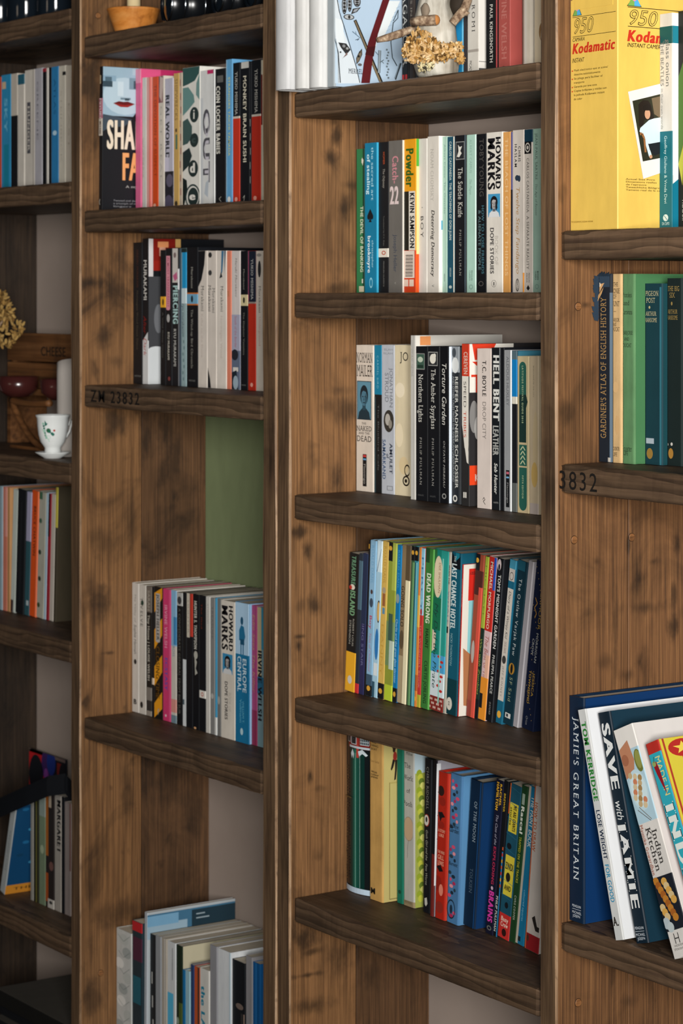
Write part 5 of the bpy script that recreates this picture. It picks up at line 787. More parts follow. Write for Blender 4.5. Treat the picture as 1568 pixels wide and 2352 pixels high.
row(ZA[5], [
 (0, 11, 1848, '9fa4a4', 'leaning blue book with white spine, orange foot band', [('T', 'REDEMPTION', .3, .75, .5, .2, '6a7074'), ('h', 'RE', .4, 1., .845, 14, '8fb0c4', 'f'), ('r', 0, .9, 1, 1, 'b87a28'), ('h', 'THE NO.1', .12, .85, .945, 5, '5a3f1a', 'b')] + [('e', .15 + .7 * ((i * 7) % 11) / 11, .05 + .75 * i / 16, .05, .018, ('1f5f8a', '3a86ac', '0f3a5c', '123a58')[i % 4]) for i in range(16)] + [('l', [(.6, .5), (.5, .6), (.55, .7), (.4, .78)], 1.4, '4a94b8'), ('l', [(.3, .3), (.45, .4), (.3, .48)], 1., '2a6a94')], {'xt': 27, 'y': .04, 'cov': '123f63', 'd': .13}),
 (70, 76.5, 1834, '8f8d86', 'thin whitish booklet', [], {'y': .062}),
 (77, 89, 1830, '2a2b20', 'dark paperback with an olive stripe', [('R', .5, 0, .65, 1, '7a7434')], {}),
 (90, 104, 1822, '6f7f66', 'sage green paperback', [('R', 0, 0, 1, .2, '85928a'), ('E', .5, .5, .3, .04, '98a488')], {}),
 (104.5, 124, 1820, '2a2422', 'brown and black paperback with an orange edge', [('R', 0, 0, .35, .55, '9a5a24'), ('R', .4, .0, .7, .12, 'a89a88'), ('R', 0, .7, .35, .95, '9a4a20'), ('E', .7, .63, .25, .04, '6a4a44'), ('R', .3, .92, 1, 1, 'b0aca4'), ('E', .65, .95, .2, .015, '3a3a3a')], {}),
 (125.5, 140.5, 1824, '98928a', 'grey white paperback with black brush letters', [('T', 'MARGARET', .04, .5, .7, .6, '1d1c1c', 'k')], {}),
 (141, 147, 1830, '141518', 'thin black paperback', [], {}),
 (148.5, 162, 1842, '8f8480', 'pinkish grey paperback at the right end', [('R', .85, .0, 1, .6, '6a4a44')], {}),
], "books on the far left bay's fifth shelf", "on the far left bay's fifth shelf", None, x_max=XL0)

# ------------------------------------------------------------------ right bay
row(ZR[2], [
 (1373, 1403, 630, '1a2029', 'battered dark blue hardback with gilt lettering, torn top', [('U', "GARDINER'S ATLAS OF ENGLISH HISTORY", .125, .875, .42, .42, '9a7a4c', 'f'), ('R', .9, .1, 1, 1, '4a5a68'), ('R', .0, .0, .9, .07, '2c3c4c'), ('P', [(0, .055), (.5, .048), (.3, .075), (-.0, .1)], 'c09668'), ('E', .12, .058, .1, .012, 'd8c8b0'), ('R', .78, .975, .95, .998, 'a8a298')], hb(rough=.6, d=.17, y=.064)),
 (1405, 1427, 630, 'c9a878', 'buff cloth hardback with black stacked lettering', [('H', 'THE', .12, .65, .055, 5, '3a2c1c', 'f'), ('H', 'PONIES', .0, .98, .09, 6, '3a2c1c', 'f'), ('H', 'OF', .15, .5, .12, 5, '3a2c1c', 'f'), ('H', 'BUNTS', .0, .98, .158, 6, '3a2c1c', 'f'), ('R', .2, .198, .45, .2, '3a2c1c'), ('H', 'MARJORIE', .0, .98, .243, 4.4, '3a2c1c', 'f'), ('H', 'AND', .15, .5, .268, 4, '3a2c1c', 'f'), ('H', 'DUCAT', .05, .85, .293, 5, '3a2c1c', 'f'), ('H', 'COUNTRY', .0, .95, .925, 4.4, '3a2c1c', 'f'), ('H', 'LIFE', .1, .6, .955, 4.4, '3a2c1c', 'f'), ('E', .4, .6, .3, .03, 'c4a272'), ('E', .6, .8, .2, .05, 'bf9c6c')], hb(rough=.85, d=.165)),
 (1428, 1457, 630, '5a8258', 'sage green cloth hardback with black stacked lettering', [('H', 'Ponies', .05, .8, .11, 6, '1f2c1c', 'f'), ('H', 'and', .15, .6, .153, 5.5, '1f2c1c', 'f'), ('H', 'Caravans', .02, .85, .2, 6, '1f2c1c', 'f'), ('H', 'MARJORIE', .04, .88, .31, 4.6, '1f2c1c', 'f'), ('H', 'AND', .2, .6, .343, 4, '1f2c1c', 'f'), ('H', 'DUCAT', .1, .78, .376, 4.6, '1f2c1c', 'f'), ('H', 'COUNTRY', .05, .8, .925, 4.6, '1f2c1c', 'f'), ('H', 'LIFE', .15, .5, .945, 4.6, '1f2c1c', 'f')], hb(rough=.85, cov='3f6f46', d=.165)),
 (1479, 1521, 652, '12343c', 'dark teal cloth hardback with faded gilt, pale patch', [('H', 'PIGEON', .08, .8, .055, 6, 'a8a07c', 'f'), ('H', 'POST', .12, .62, .093, 6, 'a8a07c', 'f'), ('E', .3, .132, .05, .008, 'a89a6c'), ('H', 'ARTHUR', .1, .68, .167, 5, 'a8a07c', 'f'), ('H', 'RANSOME', .08, .72, .202, 5, 'a8a07c', 'f'), ('R', .12, .855, .55, .885, '9aa4ac'), ('E', .32, .94, .17, .03, '8a6a30'), ('R', .86, .02, .95, 1, '2a606c')], hb(rough=.7, cov='0f3a40', d=.14)),
 (1530, 1566, 640, '14201f', 'very dark green cloth hardback with gilt ornament', [('H', 'THE BIG', .08, .85, .055, 6, '8a7440', 'f'), ('H', 'SIX', .2, .55, .09, 6, '8a7440', 'f'), ('E', .35, .135, .05, .01, '8a7440'), ('H', 'ARTHUR', .1, .72, .178, 5, '8a7440', 'f'), ('H', 'RANSOME', .08, .74, .21, 5, '8a7440', 'f'), ('E', .35, .885, .07, .009, 'b8b4ac'), ('E', .1, .888, .04, .008, 'b8b4ac'), ('E', .3, .935, .16, .028, '9a7030')], hb(rough=.7, d=.14)),
 (1568, 1604, 652, '12343c', 'teal cloth hardback cut by the right border', [('E', .3, .94, .17, .03, '8a6a30')], hb(rough=.7, d=.14)),
], "old hardbacks on the right bay's middle shelf", "on the right bay's middle shelf", XR1)
dish = [('R', 0, 0, 1, .13, 'd6d2cc'), ('R', 0, .1, 1, .42, 'a4c0cc'), ('P', [(0, .09), (.55, .06), (.65, .15), (.5, .2), (0, .22)], 'b07a5c'), ('E', .2, .14, .18, .025, '9a6248'), ('E', .85, .16, .2, .05, '6a6f34'), ('E', .85, .155, .14, .04, '8a8c48'), ('E', .5, .28, .45, .09, 'b4ccd4'), ('E', .5, .28, .38, .075, 'c4d8dc')]
dish += [('E', .25 + .5 * ((i * 13) % 9) / 9, .21 + .15 * i / 14, .1, .014, ('b8a078', 'c8b490', '9a7a4c', 'c07a58')[i % 4]) for i in range(14)] + [('L', [(.2, .36), (.7, .42)], .7, '5a4a3c'), ('L', [(.3, .35), (.75, .415)], .7, '6a5a4a'), ('R', 0, .655, 1, .885, '1d2028')]
dish += [('E', .15 + .7 * ((i * 17) % 11) / 11, .67 + .165 * i / 16, .14, .017, ('b0742c', 'c89a4c', '9a5a24', 'c8b080')[i % 4]) for i in range(17)] + [('E', .15, .85, .18, .025, 'a8b4b8'), ('E', .3, .87, .16, .022, 'b0babc')]
row(ZR[3], [
 (1297, 1341, 1596, '0d2238', 'upright navy hardback with white slanted capitals', [('T', "JAMIE'S GREAT BRITAIN", .095, .825, .5, .32, 'c4ccd0', 'wf'), ('H', 'PENGUIN', .25, .82, .93, 3.2, 'b4bcc4', 'fb'), ('R', .25, .943, .82, .945, 'b4bcc4'), ('H', 'MICHAEL', .25, .85, .958, 3.2, 'b4bcc4', 'fb'), ('H', 'JOSEPH', .3, .78, .974, 3.2, 'b4bcc4', 'fb')], hb(rough=.45, cov='0c305c', d=.2, y=.018)),
 (1413, 1432, 1632, 'c9cac8', 'leaning white paperback with green and blue lettering', [('T', 'TOM KERRIDGE', .055, .405, .5, .56, '2f7a34', 'k'), ('T', 'LOSE WEIGHT', .44, .655, .5, .48, '1d2a40', 'b'), ('T', 'FOR GOOD', .675, .84, .5, .48, '2a86ac', 'b'), ('H', 'A.', .15, .85, .92, 10, '3a3632', 'k')], {'xt': 1326, 'y': .002, 'd': .19, 'cov': 'd8dadc'}),
 (1459.5, 1490, 1639, '10202c', 'leaning navy hardback with large white slab capitals', [('T', 'SAVE', .05, .345, .5, .6, 'd4d6d4', 'k'), ('T', 'with', .385, .47, .5, .5, 'd4d6d4', 'i'), ('T', 'JAMIE', .49, .865, .5, .6, 'd4d6d4', 'kf'), ('H', 'PENGUIN', .15, .85, .935, 3.2, 'b4bcc4', 'fb'), ('R', .15, .948, .85, .95, 'b4bcc4'), ('H', 'MICHAEL', .15, .88, .963, 3.2, 'b4bcc4', 'fb'), ('H', 'JOSEPH', .25, .85, .98, 3.2, 'b4bcc4', 'fb')], hb(xt=1371, y=.012, d=.2, cov='14303f', rough=.45)),
 (1548, 1598, 1680, 'd0ccc6', 'leaning white cookbook with food photographs on its spine', dish + [('T', 'Indian', .46, .61, .74, .24, '33302e', 'f'), ('T', 'Kitchen', .445, .635, .46, .24, '33302e', 'f'), ('T', 'Maunika Gowardhan', .425, .645, .18, .14, 'a8604a', 'f'), ('H', 'H', .3, .6, .92, 12, '2a2826', 'l'), ('H', 'HODDER', .25, .8, .95, 2.2, '8a8680'), ('H', 'STOUGHTON', .2, .85, .965, 2.2, '8a8680')], {'xt': 1408, 'y': .004, 'd': .19, 'cov': 'ccc8c4', 'name': 'cookbook'}),
 (1625, 1662, 1712, 'b03028', 'leaning red cookbook with a turquoise panel, chilli and star', [('R', .1, .05, .96, 1, '2f9cac'), ('T', 'MADE IN', .065, .245, .62, .34, 'd8c878', 'n'), ('P', [(.2, .1), (.45, .085), (.55, .13), (.6, .24), (.42, .19), (.28, .14)], '8a1a24'), ('E', .28, .095, .13, .012, '8a9a5a'), ('L', [(.3, .09), (.38, .065)], 1, '3a4a24'), ('T', 'INDIA', .28, .72, .5, .62, 'd4dad4', 'kf'),
   ('r', 0, 0, 1, 1, 'c8b83c'), ('r', .02, 0, .035, 1, 'a03a28'), ('r', .14, .03, .17, 1, 'a03024'), ('r', .17, .05, 1, 1, '1f5a3c'), ('e', .16, .05, .11, .04, 'a82a24'), ('p', [(.16 + (.075 if i % 2 == 0 else .03) * math.sin(math.pi * i / 5), .05 - (.03 if i % 2 == 0 else .012) * math.cos(math.pi * i / 5)) for i in range(10)], 'd8c04c'), ('p', [(.28, .03), (.5, .02), (.5, .2), (.3, .12)], '8a1a3c')], hb(xt=1480, y=.004, d=.2, name='cookbook', cov='c8b83c')),
], "cookbooks on the right bay's lower shelf", "on the right bay's lower shelf", XR1, ymax=.03, kind='pb')
R0 = row(ZR[1], [
 (1309.5, 1418.5, 3, 'd6b254', 'large yellow camera carton with red and black lettering', [], {'name': 'camera_box', 'cat': 'box', 'y': .021, 'd': .2, 'full': 1, 'rough': .5}),
 (1514, 1544, 34, 'd0cbc0', 'white paperback with teal bands', [('R', 0, .06, 1, .14, '10504e'), ('T', 'glass onion', .12, .34, .66, .3, '6a6a66', 'n'), ('T', 'THE BEATLES', .125, .335, .22, .24, '6f6f6a', 'n'), ('T', 'in their own words', .345, .535, .22, .17, '8a8a84', 'n'), ('R', 0, .545, 1, 1, '17626c'), ('T', 'Geoffrey Giuliano & Vrnda Devi', .565, .88, .5, .2, 'b4ccc8', 'n'), ('E', .5, .945, .2, .016, 'c4d4d0'), ('L', [(.38, .935), (.62, .955)], .8, '17626c'), ('H', 'DA CAPO', .22, .8, .972, 3.4, 'b4ccc8', 'b'), ('r', 0, 0, .1, .75, 'd4d8da'), ('r', 0, .06, .1, .14, '1f7484'), ('p', [(0, .79), (.12, .75), (.12, 1), (0, 1)], '0f6a80')], {'cov': 'd0d6da', 'd': .13}),
 (1556.5, 1592, 27, '23231c', 'dark green paperback cut by the right border', [('T', 'Bassoonist', .13, .33, .6, .36, 'b8b49c', 'i'), ('T', 'LILY KING', .345, .6, .4, .3, 'b0b09c', 'w'), ('P', [(0, .3), (1, .1), (1, .7), (.3, .62), (0, .72)], '4a6a2a'), ('P', [(0, .7), (.4, .6), (.3, .8)], 'a8a83a'), ('T', 'PICADOR', .865, .96, .4, .2, 'a8a89c', 'b')], {'d': .13}),
], "things on the right bay's top shelf", "on the right bay's top shelf", XR1)

# frayed cloth hanging off the head of the oldest spine
at = [q for q in BOOKS if q[0]['label'].startswith('battered')][0]
fm = MB(); rr = random.Random(3); blue = plain('22303e', .8, 'cloth'); pale = plain('b8905f', .85, 'board')
hh_ = at[3]
for i in range(14):
    z0 = hh_ - .003 - .052 * i / 14; wv = .0035 + .004 * rr.random()
    fm.add([(.0004, -wv - .001, z0 - .005), (.003, -.0022, z0 - .006), (.004, -.0018, z0), (.0006, -wv * 1.3 - .001, z0 + .001)], [(0, 1, 2, 3)], blue)
for i in range(6):
    x0 = at[1] * i / 6; fm.add([(x0, -.0016, hh_ - .002), (x0 + at[1] / 5, -.0016, hh_ - .003), (x0 + at[1] / 6, .001, hh_ + .003 * rr.random()), (x0 + .001, .002, hh_ + .004 * rr.random())], [(0, 1, 2, 3)], blue)
fm.add([(.001, -.0024, hh_ - .028), (at[1] * .55, -.0024, hh_ - .016), (at[1] * .4, -.0026, hh_ - .024), (.001, -.0034, hh_ - .036)], [(3, 2, 1, 0)], pale)
fm.build('torn_cloth', at[0])
# the camera carton: printing on its two visible sides
bx, bw, bd, bh = BOOKS[-3]
ov = bx.children[0]
for ch in list(bx.children): bpy.data.objects.remove(ch)
del bx['group']
bx['label'] = 'large yellow camera carton with red and black lettering on the right bay\'s top shelf'
b = Book(bw, bd, bh, 0, .0012)
def tri(k, x0, x1, y0, y1):                      # pyramid emblem in pink, green and blue
    xm = (x0 + x1) / 2; q = lambda *p: list(p)
    a, l, r_ = (xm, y0), (x0, y1), (x1, y1); c = (xm, y0 + (y1 - y0) * .68)
    ml, mr = (x0 + (xm - x0) * .5, (y0 + y1) / 2), (x1 - (x1 - xm) * .5, (y0 + y1) / 2); mb_ = (xm, y1)
    ex, ey = (x1 - x0) * .07, (y1 - y0) * .04
    return [(k, q((xm, y0 - ey), (x1 + ex, y1 + ey), (x0 - ex, y1 + ey)), '1c2a1e'), (k, q(a, mr, c, ml), 'c880a0'), (k, q(ml, c, mb_, l), '6f9a4a'), (k, q(c, mr, r_, mb_), '4a9cc8')]
B1, RD, DK = '1d1a10', 'b8301c', '7a6420'
items = tri('P', .06, .235, .014, .067) + [('R', .05, .0735, .965, .0755, B1), ('T', '', 0, .1, .5, .1, B1)]
items = [i for i in items if not (i[0] == 'T' and i[1] == '')]
def outline(fn, x0, x1, v, cap, fill):
    return [(fn, '950', x0, x1, v, cap, B1, 'bio'), (fn, '950', x0, x1, v, cap, fill, 'lio')]
items += outline('H', .055, .48, .114, 18, 'd6b254') + [('R', .055, .158, .965, .16, B1), ('H', 'CAMARA', .05, .31, .172, 4.6, B1, 'i'), ('H', 'Kodamatic', .045, .95, .211, 12, RD, 'ki'), ('H', 'INSTANT', .045, .3, .262, 5.2, B1, 'i')]
tx = ['Flash electronico que se activa/', 'desactiva automaticamente', 'Se pliega para facilitar el', 'transporte', 'Garantia por tres anos', 'Copias brillantes y nitidas con', 'la pelicula Kodamatic instant', 'de color']
for i, s_ in enumerate(tx):
    items.append(('H', s_, .085, .085 + len(s_) * .0225, .305 + i * .0178, 2.4, '4a3c14'))
for i in (0, 2, 4, 5): items.append(('E', .055, .307 + i * .0178, .012, .003, RD))
items.append(('H', 'TM KODAMATIC KODAK KODAK', .03, .5, .963, 1.8, '8a6a20'))
S = lambda px: (on_x(px, 0, bx.location.x + bw).y - bx.location.y) / bd
items += tri('p', S(1440), S(1470), -.012, .047) + [('r', S(1440), .052, .9, .0545, B1)] + outline('h', S(1438.5), S(1506), .0955, 17.5, 'd6b254') + [('r', S(1440), .134, .9, .1365, B1), ('h', 'Kodamatic', S(1438), min(.98, S(1438) + (S(1513) - S(1438)) * 1.78), .175, 13, RD, 'ki'), ('h', 'INSTANT CAMERA', S(1438), S(1521), .2145, 4.8, B1, 'i')]
def pz(px, py): p = on_x(px, py, bx.location.x + bw); return ((p.y - bx.location.y) / bd, 1 - (p.z - bx.location.z) / bh)
ph = [pz(1440, 211), pz(1560, 181), pz(1590, 372), pz(1475, 411)]
items += [('p', ph, 'd2cec8')]
q_ = [pz(1450, 232), pz(1560, 205), pz(1580, 350), pz(1474, 371)]
items += [('p', q_, '2a2a1c'), ('p', [pz(1494, 226), pz(1540, 215), pz(1540, 290), pz(1500, 262)], '6a5a44'),
  ('p', [pz(1464, 240), pz(1474, 230), pz(1486, 231), pz(1492, 240), pz(1500, 270), pz(1506, 285), pz(1496, 284), pz(1488, 275), pz(1478, 275), pz(1474, 291), pz(1465, 290)], '201812'),
  ('e',) + pz(1484.5, 262) + (.022, .022, 'b88a6c'), ('p', [pz(1474, 244), pz(1484, 238), pz(1493, 245), pz(1493, 254), pz(1475, 254)], '1c1510'),
  ('p', [pz(1488, 276), pz(1500, 272), pz(1514, 270), pz(1530, 320), pz(1515, 335), pz(1486, 330), pz(1494, 356), pz(1488, 360), pz(1474, 310), pz(1466, 302), pz(1468, 294)], 'bcccd0'),
  ('p', [pz(1486, 331), pz(1514, 326), pz(1520, 350), pz(1500, 358), pz(1490, 345)], '1a1c1e'), ('l', [pz(1467, 308), pz(1472, 307), pz(1477, 318), pz(1480, 350)], 3, '8a5c34'), ('e',) + pz(1492, 360) + (.012, .008, 'b88a6c')]
for i, s_ in enumerate(['Actual Size Print', 'Dimensions reelles', "de l'epreuve", 'Tatsachliche Bildgrosse', 'Tamano real de la copia']):
    a_, v_ = pz(1434.5, 411 + i * 6.2); items.append(('h', s_, a_, a_ + len(s_) * .0135, v_, 1.8, '6a5420'))
mb = MB(); ym = plain('d6b254', .45, 'carton')
for z0, z1, e in ((0, bh, 0),):
    prof_ = [(0, bd), (0, .0008), (.0008, 0), (bw - .001, 0), (bw, .001), (bw, bd)]
    n_ = len(prof_)
    mb.add([(x, y, 0) for x, y in prof_] + [(x, y, bh) for x, y in prof_], [(i, (i + 1) % n_, n_ + (i + 1) % n_, n_ + i) for i in range(n_)] + [tuple(range(n_))[::-1], tuple(range(n_, 2 * n_))], ym)
prints(mb, b, items, .45)
mb.build('carton', bx)
mb = MB(); mb.box((.001, .002, bh), (bw - .001, bd - .002, bh + .0012), ym); mb.box((bw * .1, .0, bh - .012), (bw * .9, -.0004, bh), ym)
mb.build('tuck_flap', bx)

# ------------------------------------------------------------------ third bay, top shelf
c_white = {'kind': 'hb', 'rough': .7, 'name': 'photo_album', 'cat': 'album', 'd': .22, 'group': 'white albums on the top shelf', 'B': .004}
def reeds(q):
    z = lambda a, b_: q(740 + a / 7.127, b_ / 7.127)
    L = lambda th, col, *p: ('l', [z(*k) for k in p], th, col)
    P = lambda col, *p: ('p', [z(*k) for k in p], col)
    E = lambda a, b_, ra, rb, col: ('e',) + z(a, b_) + (z(a + ra, b_)[0] - z(a, b_)[0], z(a, b_ + rb)[1] - z(a, b_)[1], col)
    r = [P('c6ced3', (205, -60), (270, 60), (300, 400), (440, 760), (520, 1010), (630, 1370), (205, 1370)), P('b2c4d2', (205, 620), (240, 700), (255, 1370), (205, 1370)), P('d0d6d8', (210, 300), (330, 330), (360, 700), (230, 700)),
      P('cfd5d6', (1080, 20), (1270, 20), (1000, 620), (890, 700), (830, 960), (900, 560), (1000, 300))]
    r += [L(.5, '8d9ea8', (1010 + 32 * i, 590 - 75 * i), (1075 + 32 * i, 560 - 75 * i)) for i in range(-1, 7)]
    r += [L(1.3, '23282c', (240, 0), (275, 200), (340, 400), (450, 760), (550, 1100), (610, 1360)), L(1.5, '23282c', (120, 480), (200, 660), (255, 860), (290, 1360)), L(.6, '5a646a', (195, 470), (190, 640)), L(.7, '5a646a', (215, 640), (250, 900), (262, 1360))]
    pod = lambda a, b_, ra, rb: [E(a, b_, ra, rb, '2c2a28'), E(a, b_, ra * .74, rb * .86, '8d9298')] + [E(a, b_ + rb * k, ra * .5, rb * .17, '2a2826') for k in (-.6, -.2, .2, .6)]
    r += pod(355, 90, 42, 150) + pod(440, 60, 38, 140) + pod(560, 30, 60, 90)
    r += [P('2c2a28', (460, 240), (490, 150), (620, 125), (560, 200)), P('8d9298', (490, 210), (510, 165), (590, 140), (545, 195)), E(425, 285, 88, 45, '2c2a28'), E(425, 285, 72, 34, 'a0a4a6'), E(430, 285, 20, 30, '2c2a28')]
    r += [P('17150f', (500, 345), (545, 325), (980, 1345), (920, 1350)), P('75664f', (515, 350), (535, 342), (955, 1345), (925, 1350))]
    r += [P('54161a', (975, 0), (1090, 0), (900, 560), (820, 920), (765, 1365), (625, 1365), (665, 1050), (740, 700)), P('3f1214', (720, 780), (860, 760), (830, 930), (690, 900))]
    r += [L(1., '5a7080', (480, 520), (610, 630)), L(.8, '5a7080', (530, 520), (545, 570)), L(.8, '3a4a56', (530, 660), (590, 640), (560, 670)),
      P('2a2a2a', (250, 700), (380, 720), (450, 820), (380, 900), (290, 780)), E(340, 760, 26, 26, '77797a'), E(395, 800, 22, 20, '8b8d8c'), P('77605c', (390, 860), (400, 900), (330, 950), (310, 975)), E(285, 860, 14, 14, '2a2a2a'),
      P('232220', (635, 800), (640, 900), (590, 1010), (545, 1060), (540, 960), (580, 870)), P('6d6252', (625, 830), (628, 900), (585, 1000), (552, 1040), (550, 965), (585, 880)), E(582, 930, 16, 20, '14140f'), E(600, 860, 12, 18, '2a2620'), E(600, 1065, 34, 22, '5a5654')]
    a, v = z(415, 1165); a2, _ = z(645, 1165)
    r += [('h', 'MERREL', a, a2, v, 6.5, '4a5056', 'f')]
    r += [L(4.6, '3a4248', (925, 830), (910, 1200)), L(3, '87939a', (925, 830), (910, 1200)), L(1, '5a6870', (850, 850), (905, 910)), L(1, '4a565c', (925, 1030), (990, 985)), L(.8, '4a565c', (950, 1005), (990, 1045)),
      L(1.4, '2f383d', (1145, 370), (1105, 700), (1130, 950), (1205, 1085)), L(1.2, '3a464c', (1145, 350), (1225, 170), (1220, 300), (1150, 375)), L(2, '23292d', (1180, 1310), (1270, 1040)), L(1, '6a7880', (1165, 1290), (1250, 1040))]
    r += [E(1050 + 12 * ((i * 5) % 3 - 1), 820 + 46 * i, 15, 15, '5f6a70') for i in range(11)]
    return r
c_white = dict(kind='hb', rough=.75, name='photo_album', cat='album', d=.22, B=.004)
where = "on the third bay's top shelf"
ALB = 'white albums on the third bay\'s top shelf'
row(ZM[1], [
 (627, 657, -250, 'bcbcbc', 'foremost plain white album, overhanging the shelf edge', [], dict(c_white, y=-.036, group=ALB)),
 (672, 694, -255, 'c2c1be', 'middle plain white album of three', [], dict(c_white, ymax=.06, group=ALB)),
 (704, 731, -260, 'c6c6c4', 'rearmost plain white album beside the plant-patterned book', [], dict(c_white, ymax=.06, group=ALB)),
 (750, 768, -170, '98a0a4', 'light blue hardback printed with seed pods, red stems', reeds, {'kind': 'hb', 'cov': 'a4b8ca', 'd': .2, 'ymax': .04, 'rough': .6}),
 (921.5, 938, -160, '15171a', 'black hardback with large white serif letters', [('T', 'MALAGASCAR', .2, .86, .55, .66, 'b8b8b4', 'f'), ('R', .12, .91, .42, .975, 'b82c2c'), ('R', .55, .91, .85, .975, 'b82c2c')], hb(ymax=.1, d=.13)),
 (938.5, 951, -165, '3a302b', 'dark brown hardback half hidden behind driftwood', [('T', 'ESSAYS IN EARTH', .3, .75, .5, .3, '8a8478', 'f')], hb(d=.13)),
 (952, 1003, -120, '24272a', 'dark grey hardback hidden behind driftwood', [], hb(d=.13)),
 (1004, 1045, -140, '2a2c2d', 'charcoal hardback behind the driftwood twigs', [], hb(d=.13)),
 (1046, 1063, -90, '1486bc', 'bright blue paperback peeping out beside driftwood', [('R', .86, 0, 1, 1, '5aa4c4')], {'y': .1}),
 (1063.5, 1072, -90, '3b3636', 'dark narrow paperback beside the bright blue one', [], {}),
 (1073, 1099, -130, 'c9c4ba', 'cream hardback with widely spaced black capitals', [('T', 'SALLY ROMI', .2, .66, .55, .28, '3a3836', 'fw'), ('R', 0, .78, 1, .8, '9a938a'), ('T', 'PICADOR', .86, .975, .3, .2, '3a3836'), ('r', 0, .3, 1, .92, 'd0ccc4'), ('r', 0, .87, .2, .875, '6a6864'), ('r', 0, .92, .3, 1, '4a4846')], {'y': .09, 'cov': '4c4a48', 'd': .13}),
 (1115.5, 1141, -60, '131518', 'black hardback with raised white capitals', [('T', 'PAUL KINGSNORTH', .3, .86, .5, .27, 'b4b2aa', 'b'), ('L', [(.4, .96), (.55, .94), (.5, .98)], 1, 'a8a69c'), ('R', .93, 0, 1, 1, '8a2f30')], {'y': .092, 'd': .13}),
 (1144, 1171.5, -70, '9c4a44', 'dusty red paperback with tone on tone capitals', [('T', 'IRVINE WELSH', .15, .85, .5, .42, 'a8645c', 'b'), ('E', .45, .94, .2, .035, '3a1f1f'), ('E', .45, .925, .1, .02, '6a3030')], {'y': .092}),
 (1172, 1238, -60, 'cdc3b2', 'curling cream paper folder at the right end', [('R', .35, 0, .5, 1, 'd8d2c6'), ('R', .75, 0, 1, .98, 'b8a88e'), ('E', .95, .6, .1, .1, '7a5a34')], {'name': 'paper_folder', 'cat': 'folder', 'y': .1, 'B': .012}),
], "books on the third bay's top shelf", where, XN1, x_max=XR0)

# ------------------------------------------------------------------ driftwood with dried flowers
wm, t, bb = nt('driftwood_grey')
n1 = noise_tex(t, coords(t, (70, 70, 9)), 1, 6, .6, .5); r1 = ramp(t, [(.3, rgb('6f6a5e')), (.5, rgb('a39e92')), (.7, rgb('bdb8ac'))]); t.links.new(n1, r1.inputs[0])
n2 = noise_tex(t, coords(t, (22, 22, 22)), 1, 3); r2 = ramp(t, [(.3, rgb('a08c70')), (.55, g(1))]); t.links.new(n2, r2.inputs[0])
t.links.new(mix(t, r1.outputs[0], r2.outputs[0], .8, 'MULTIPLY'), bb.inputs['Base Color']); bb.inputs['Roughness'].default_value = .85
bp = nd(t, 'ShaderNodeBump'); bp.inputs['Strength'].default_value = .5; bp.inputs['Distance'].default_value = .003; t.links.new(n1, bp.inputs['Height']); t.links.new(bp.outputs[0], bb.inputs['Normal'])
YD = .052
base = on_y(1000, 170, YD); base.z = ZM[1]
dw = thing('driftwood', 'pale grey driftwood sculpture with twigs and dried flowers standing before books', 'driftwood', base)
RT = Vector((CT, ST, 0)); FW = Vector((-ST, CT, 0))          # its broad side is turned to the room
def pl(px, py, fwd=0.):                          # point on the sculpture, relative to its foot
    p = on_y(px, py, YD); dd_ = (p - base); k = dd_.dot(RT)
    tt = (base - camo.location).dot(FW)
    return RT * ((px - CX) / FPX * tt - (base - camo.location).dot(RT)) + Vector((0, 0, CZ + (HY - py) / FPX * tt - base.z)) + FW * fwd
sec = [(-130, 985, 1062, .012), (-60, 972, 1068, .016), (0, 962, 1034, .02), (30, 954, 1040, .022), (60, 946, 1046, .024), (95, 943, 1050, .026), (120, 944, 1056, .028), (150, 948, 1054, .026), (167, 955, 1052, .024), (173, 960, 1050, .02)]
mb = MB(); N = 36; vs = []
for (py, xa, xb, th) in sec:
    for i in range(N):
        q = 2 * math.pi * i / N
        px = (xa + xb) / 2 + (xb - xa) / 2 * math.cos(q)
        p = pl(px, py, -math.sin(q) * th)
        k = noise.noise(Vector((px * .05, py * .02, math.sin(q) * 1.5))) * .006 + noise.noise(Vector((px * .14, py * .05, math.sin(q) * 3))) * .003
        vs.append(p + FW * k - Vector((0, 0, 0)))
zmin = min(v.z for v in vs[-N:])
for i in range(N): vs[-N + i] = Vector((vs[-N + i].x, vs[-N + i].y, .0005))
fs = [((j + 1) * N + i, (j + 1) * N + (i + 1) % N, j * N + (i + 1) % N, j * N + i) for j in range(len(sec) - 1) for i in range(N)] + [tuple((len(sec) - 1) * N + i for i in range(N))[::-1], tuple(range(N))]
mb.add(vs, fs, wm); o = mb.build('body', dw, True)
s_ = o.modifiers.new('sub', 'SUBSURF'); s_.levels = 2; s_.render_levels = 2
mb = MB()
for px, py, rr in ((975, 30, .0105),):
    c = pl(px, py, -.0225); mb.blob(c, (.008, .004, rr), plain('7d6f5f', .8, 'knot'), 14, 8, .3)
mb.build('knot', dw, True); mb = MB(); mb.blob(pl(1045, 8, -.012), (.013, .006, .016), plain('2c241c', .8, 'hollow'), 14, 8, .3)
mb.build('knot', dw, True)
tw, t, bb = nt('twig_bark'); n1 = noise_tex(t, coords(t, (150, 150, 150)), 1, 4); r1 = ramp(t, [(.35, rgb('5a4330')), (.55, rgb('8f7860')), (.7, rgb('b8a68c'))]); t.links.new(n1, r1.inputs[0]); t.links.new(r1.outputs[0], bb.inputs['Base Color']); bb.inputs['Roughness'].default_value = .85
def twig(pts, rad, cut=None):
    m_ = MB(); m_.tube(pts, rad, tw, 10)
    if cut: m_.blob(pts[-1], cut, plain('a8703c', .8, 'cut_wood'), 10, 6)
    return m_.build('twig', dw, True)
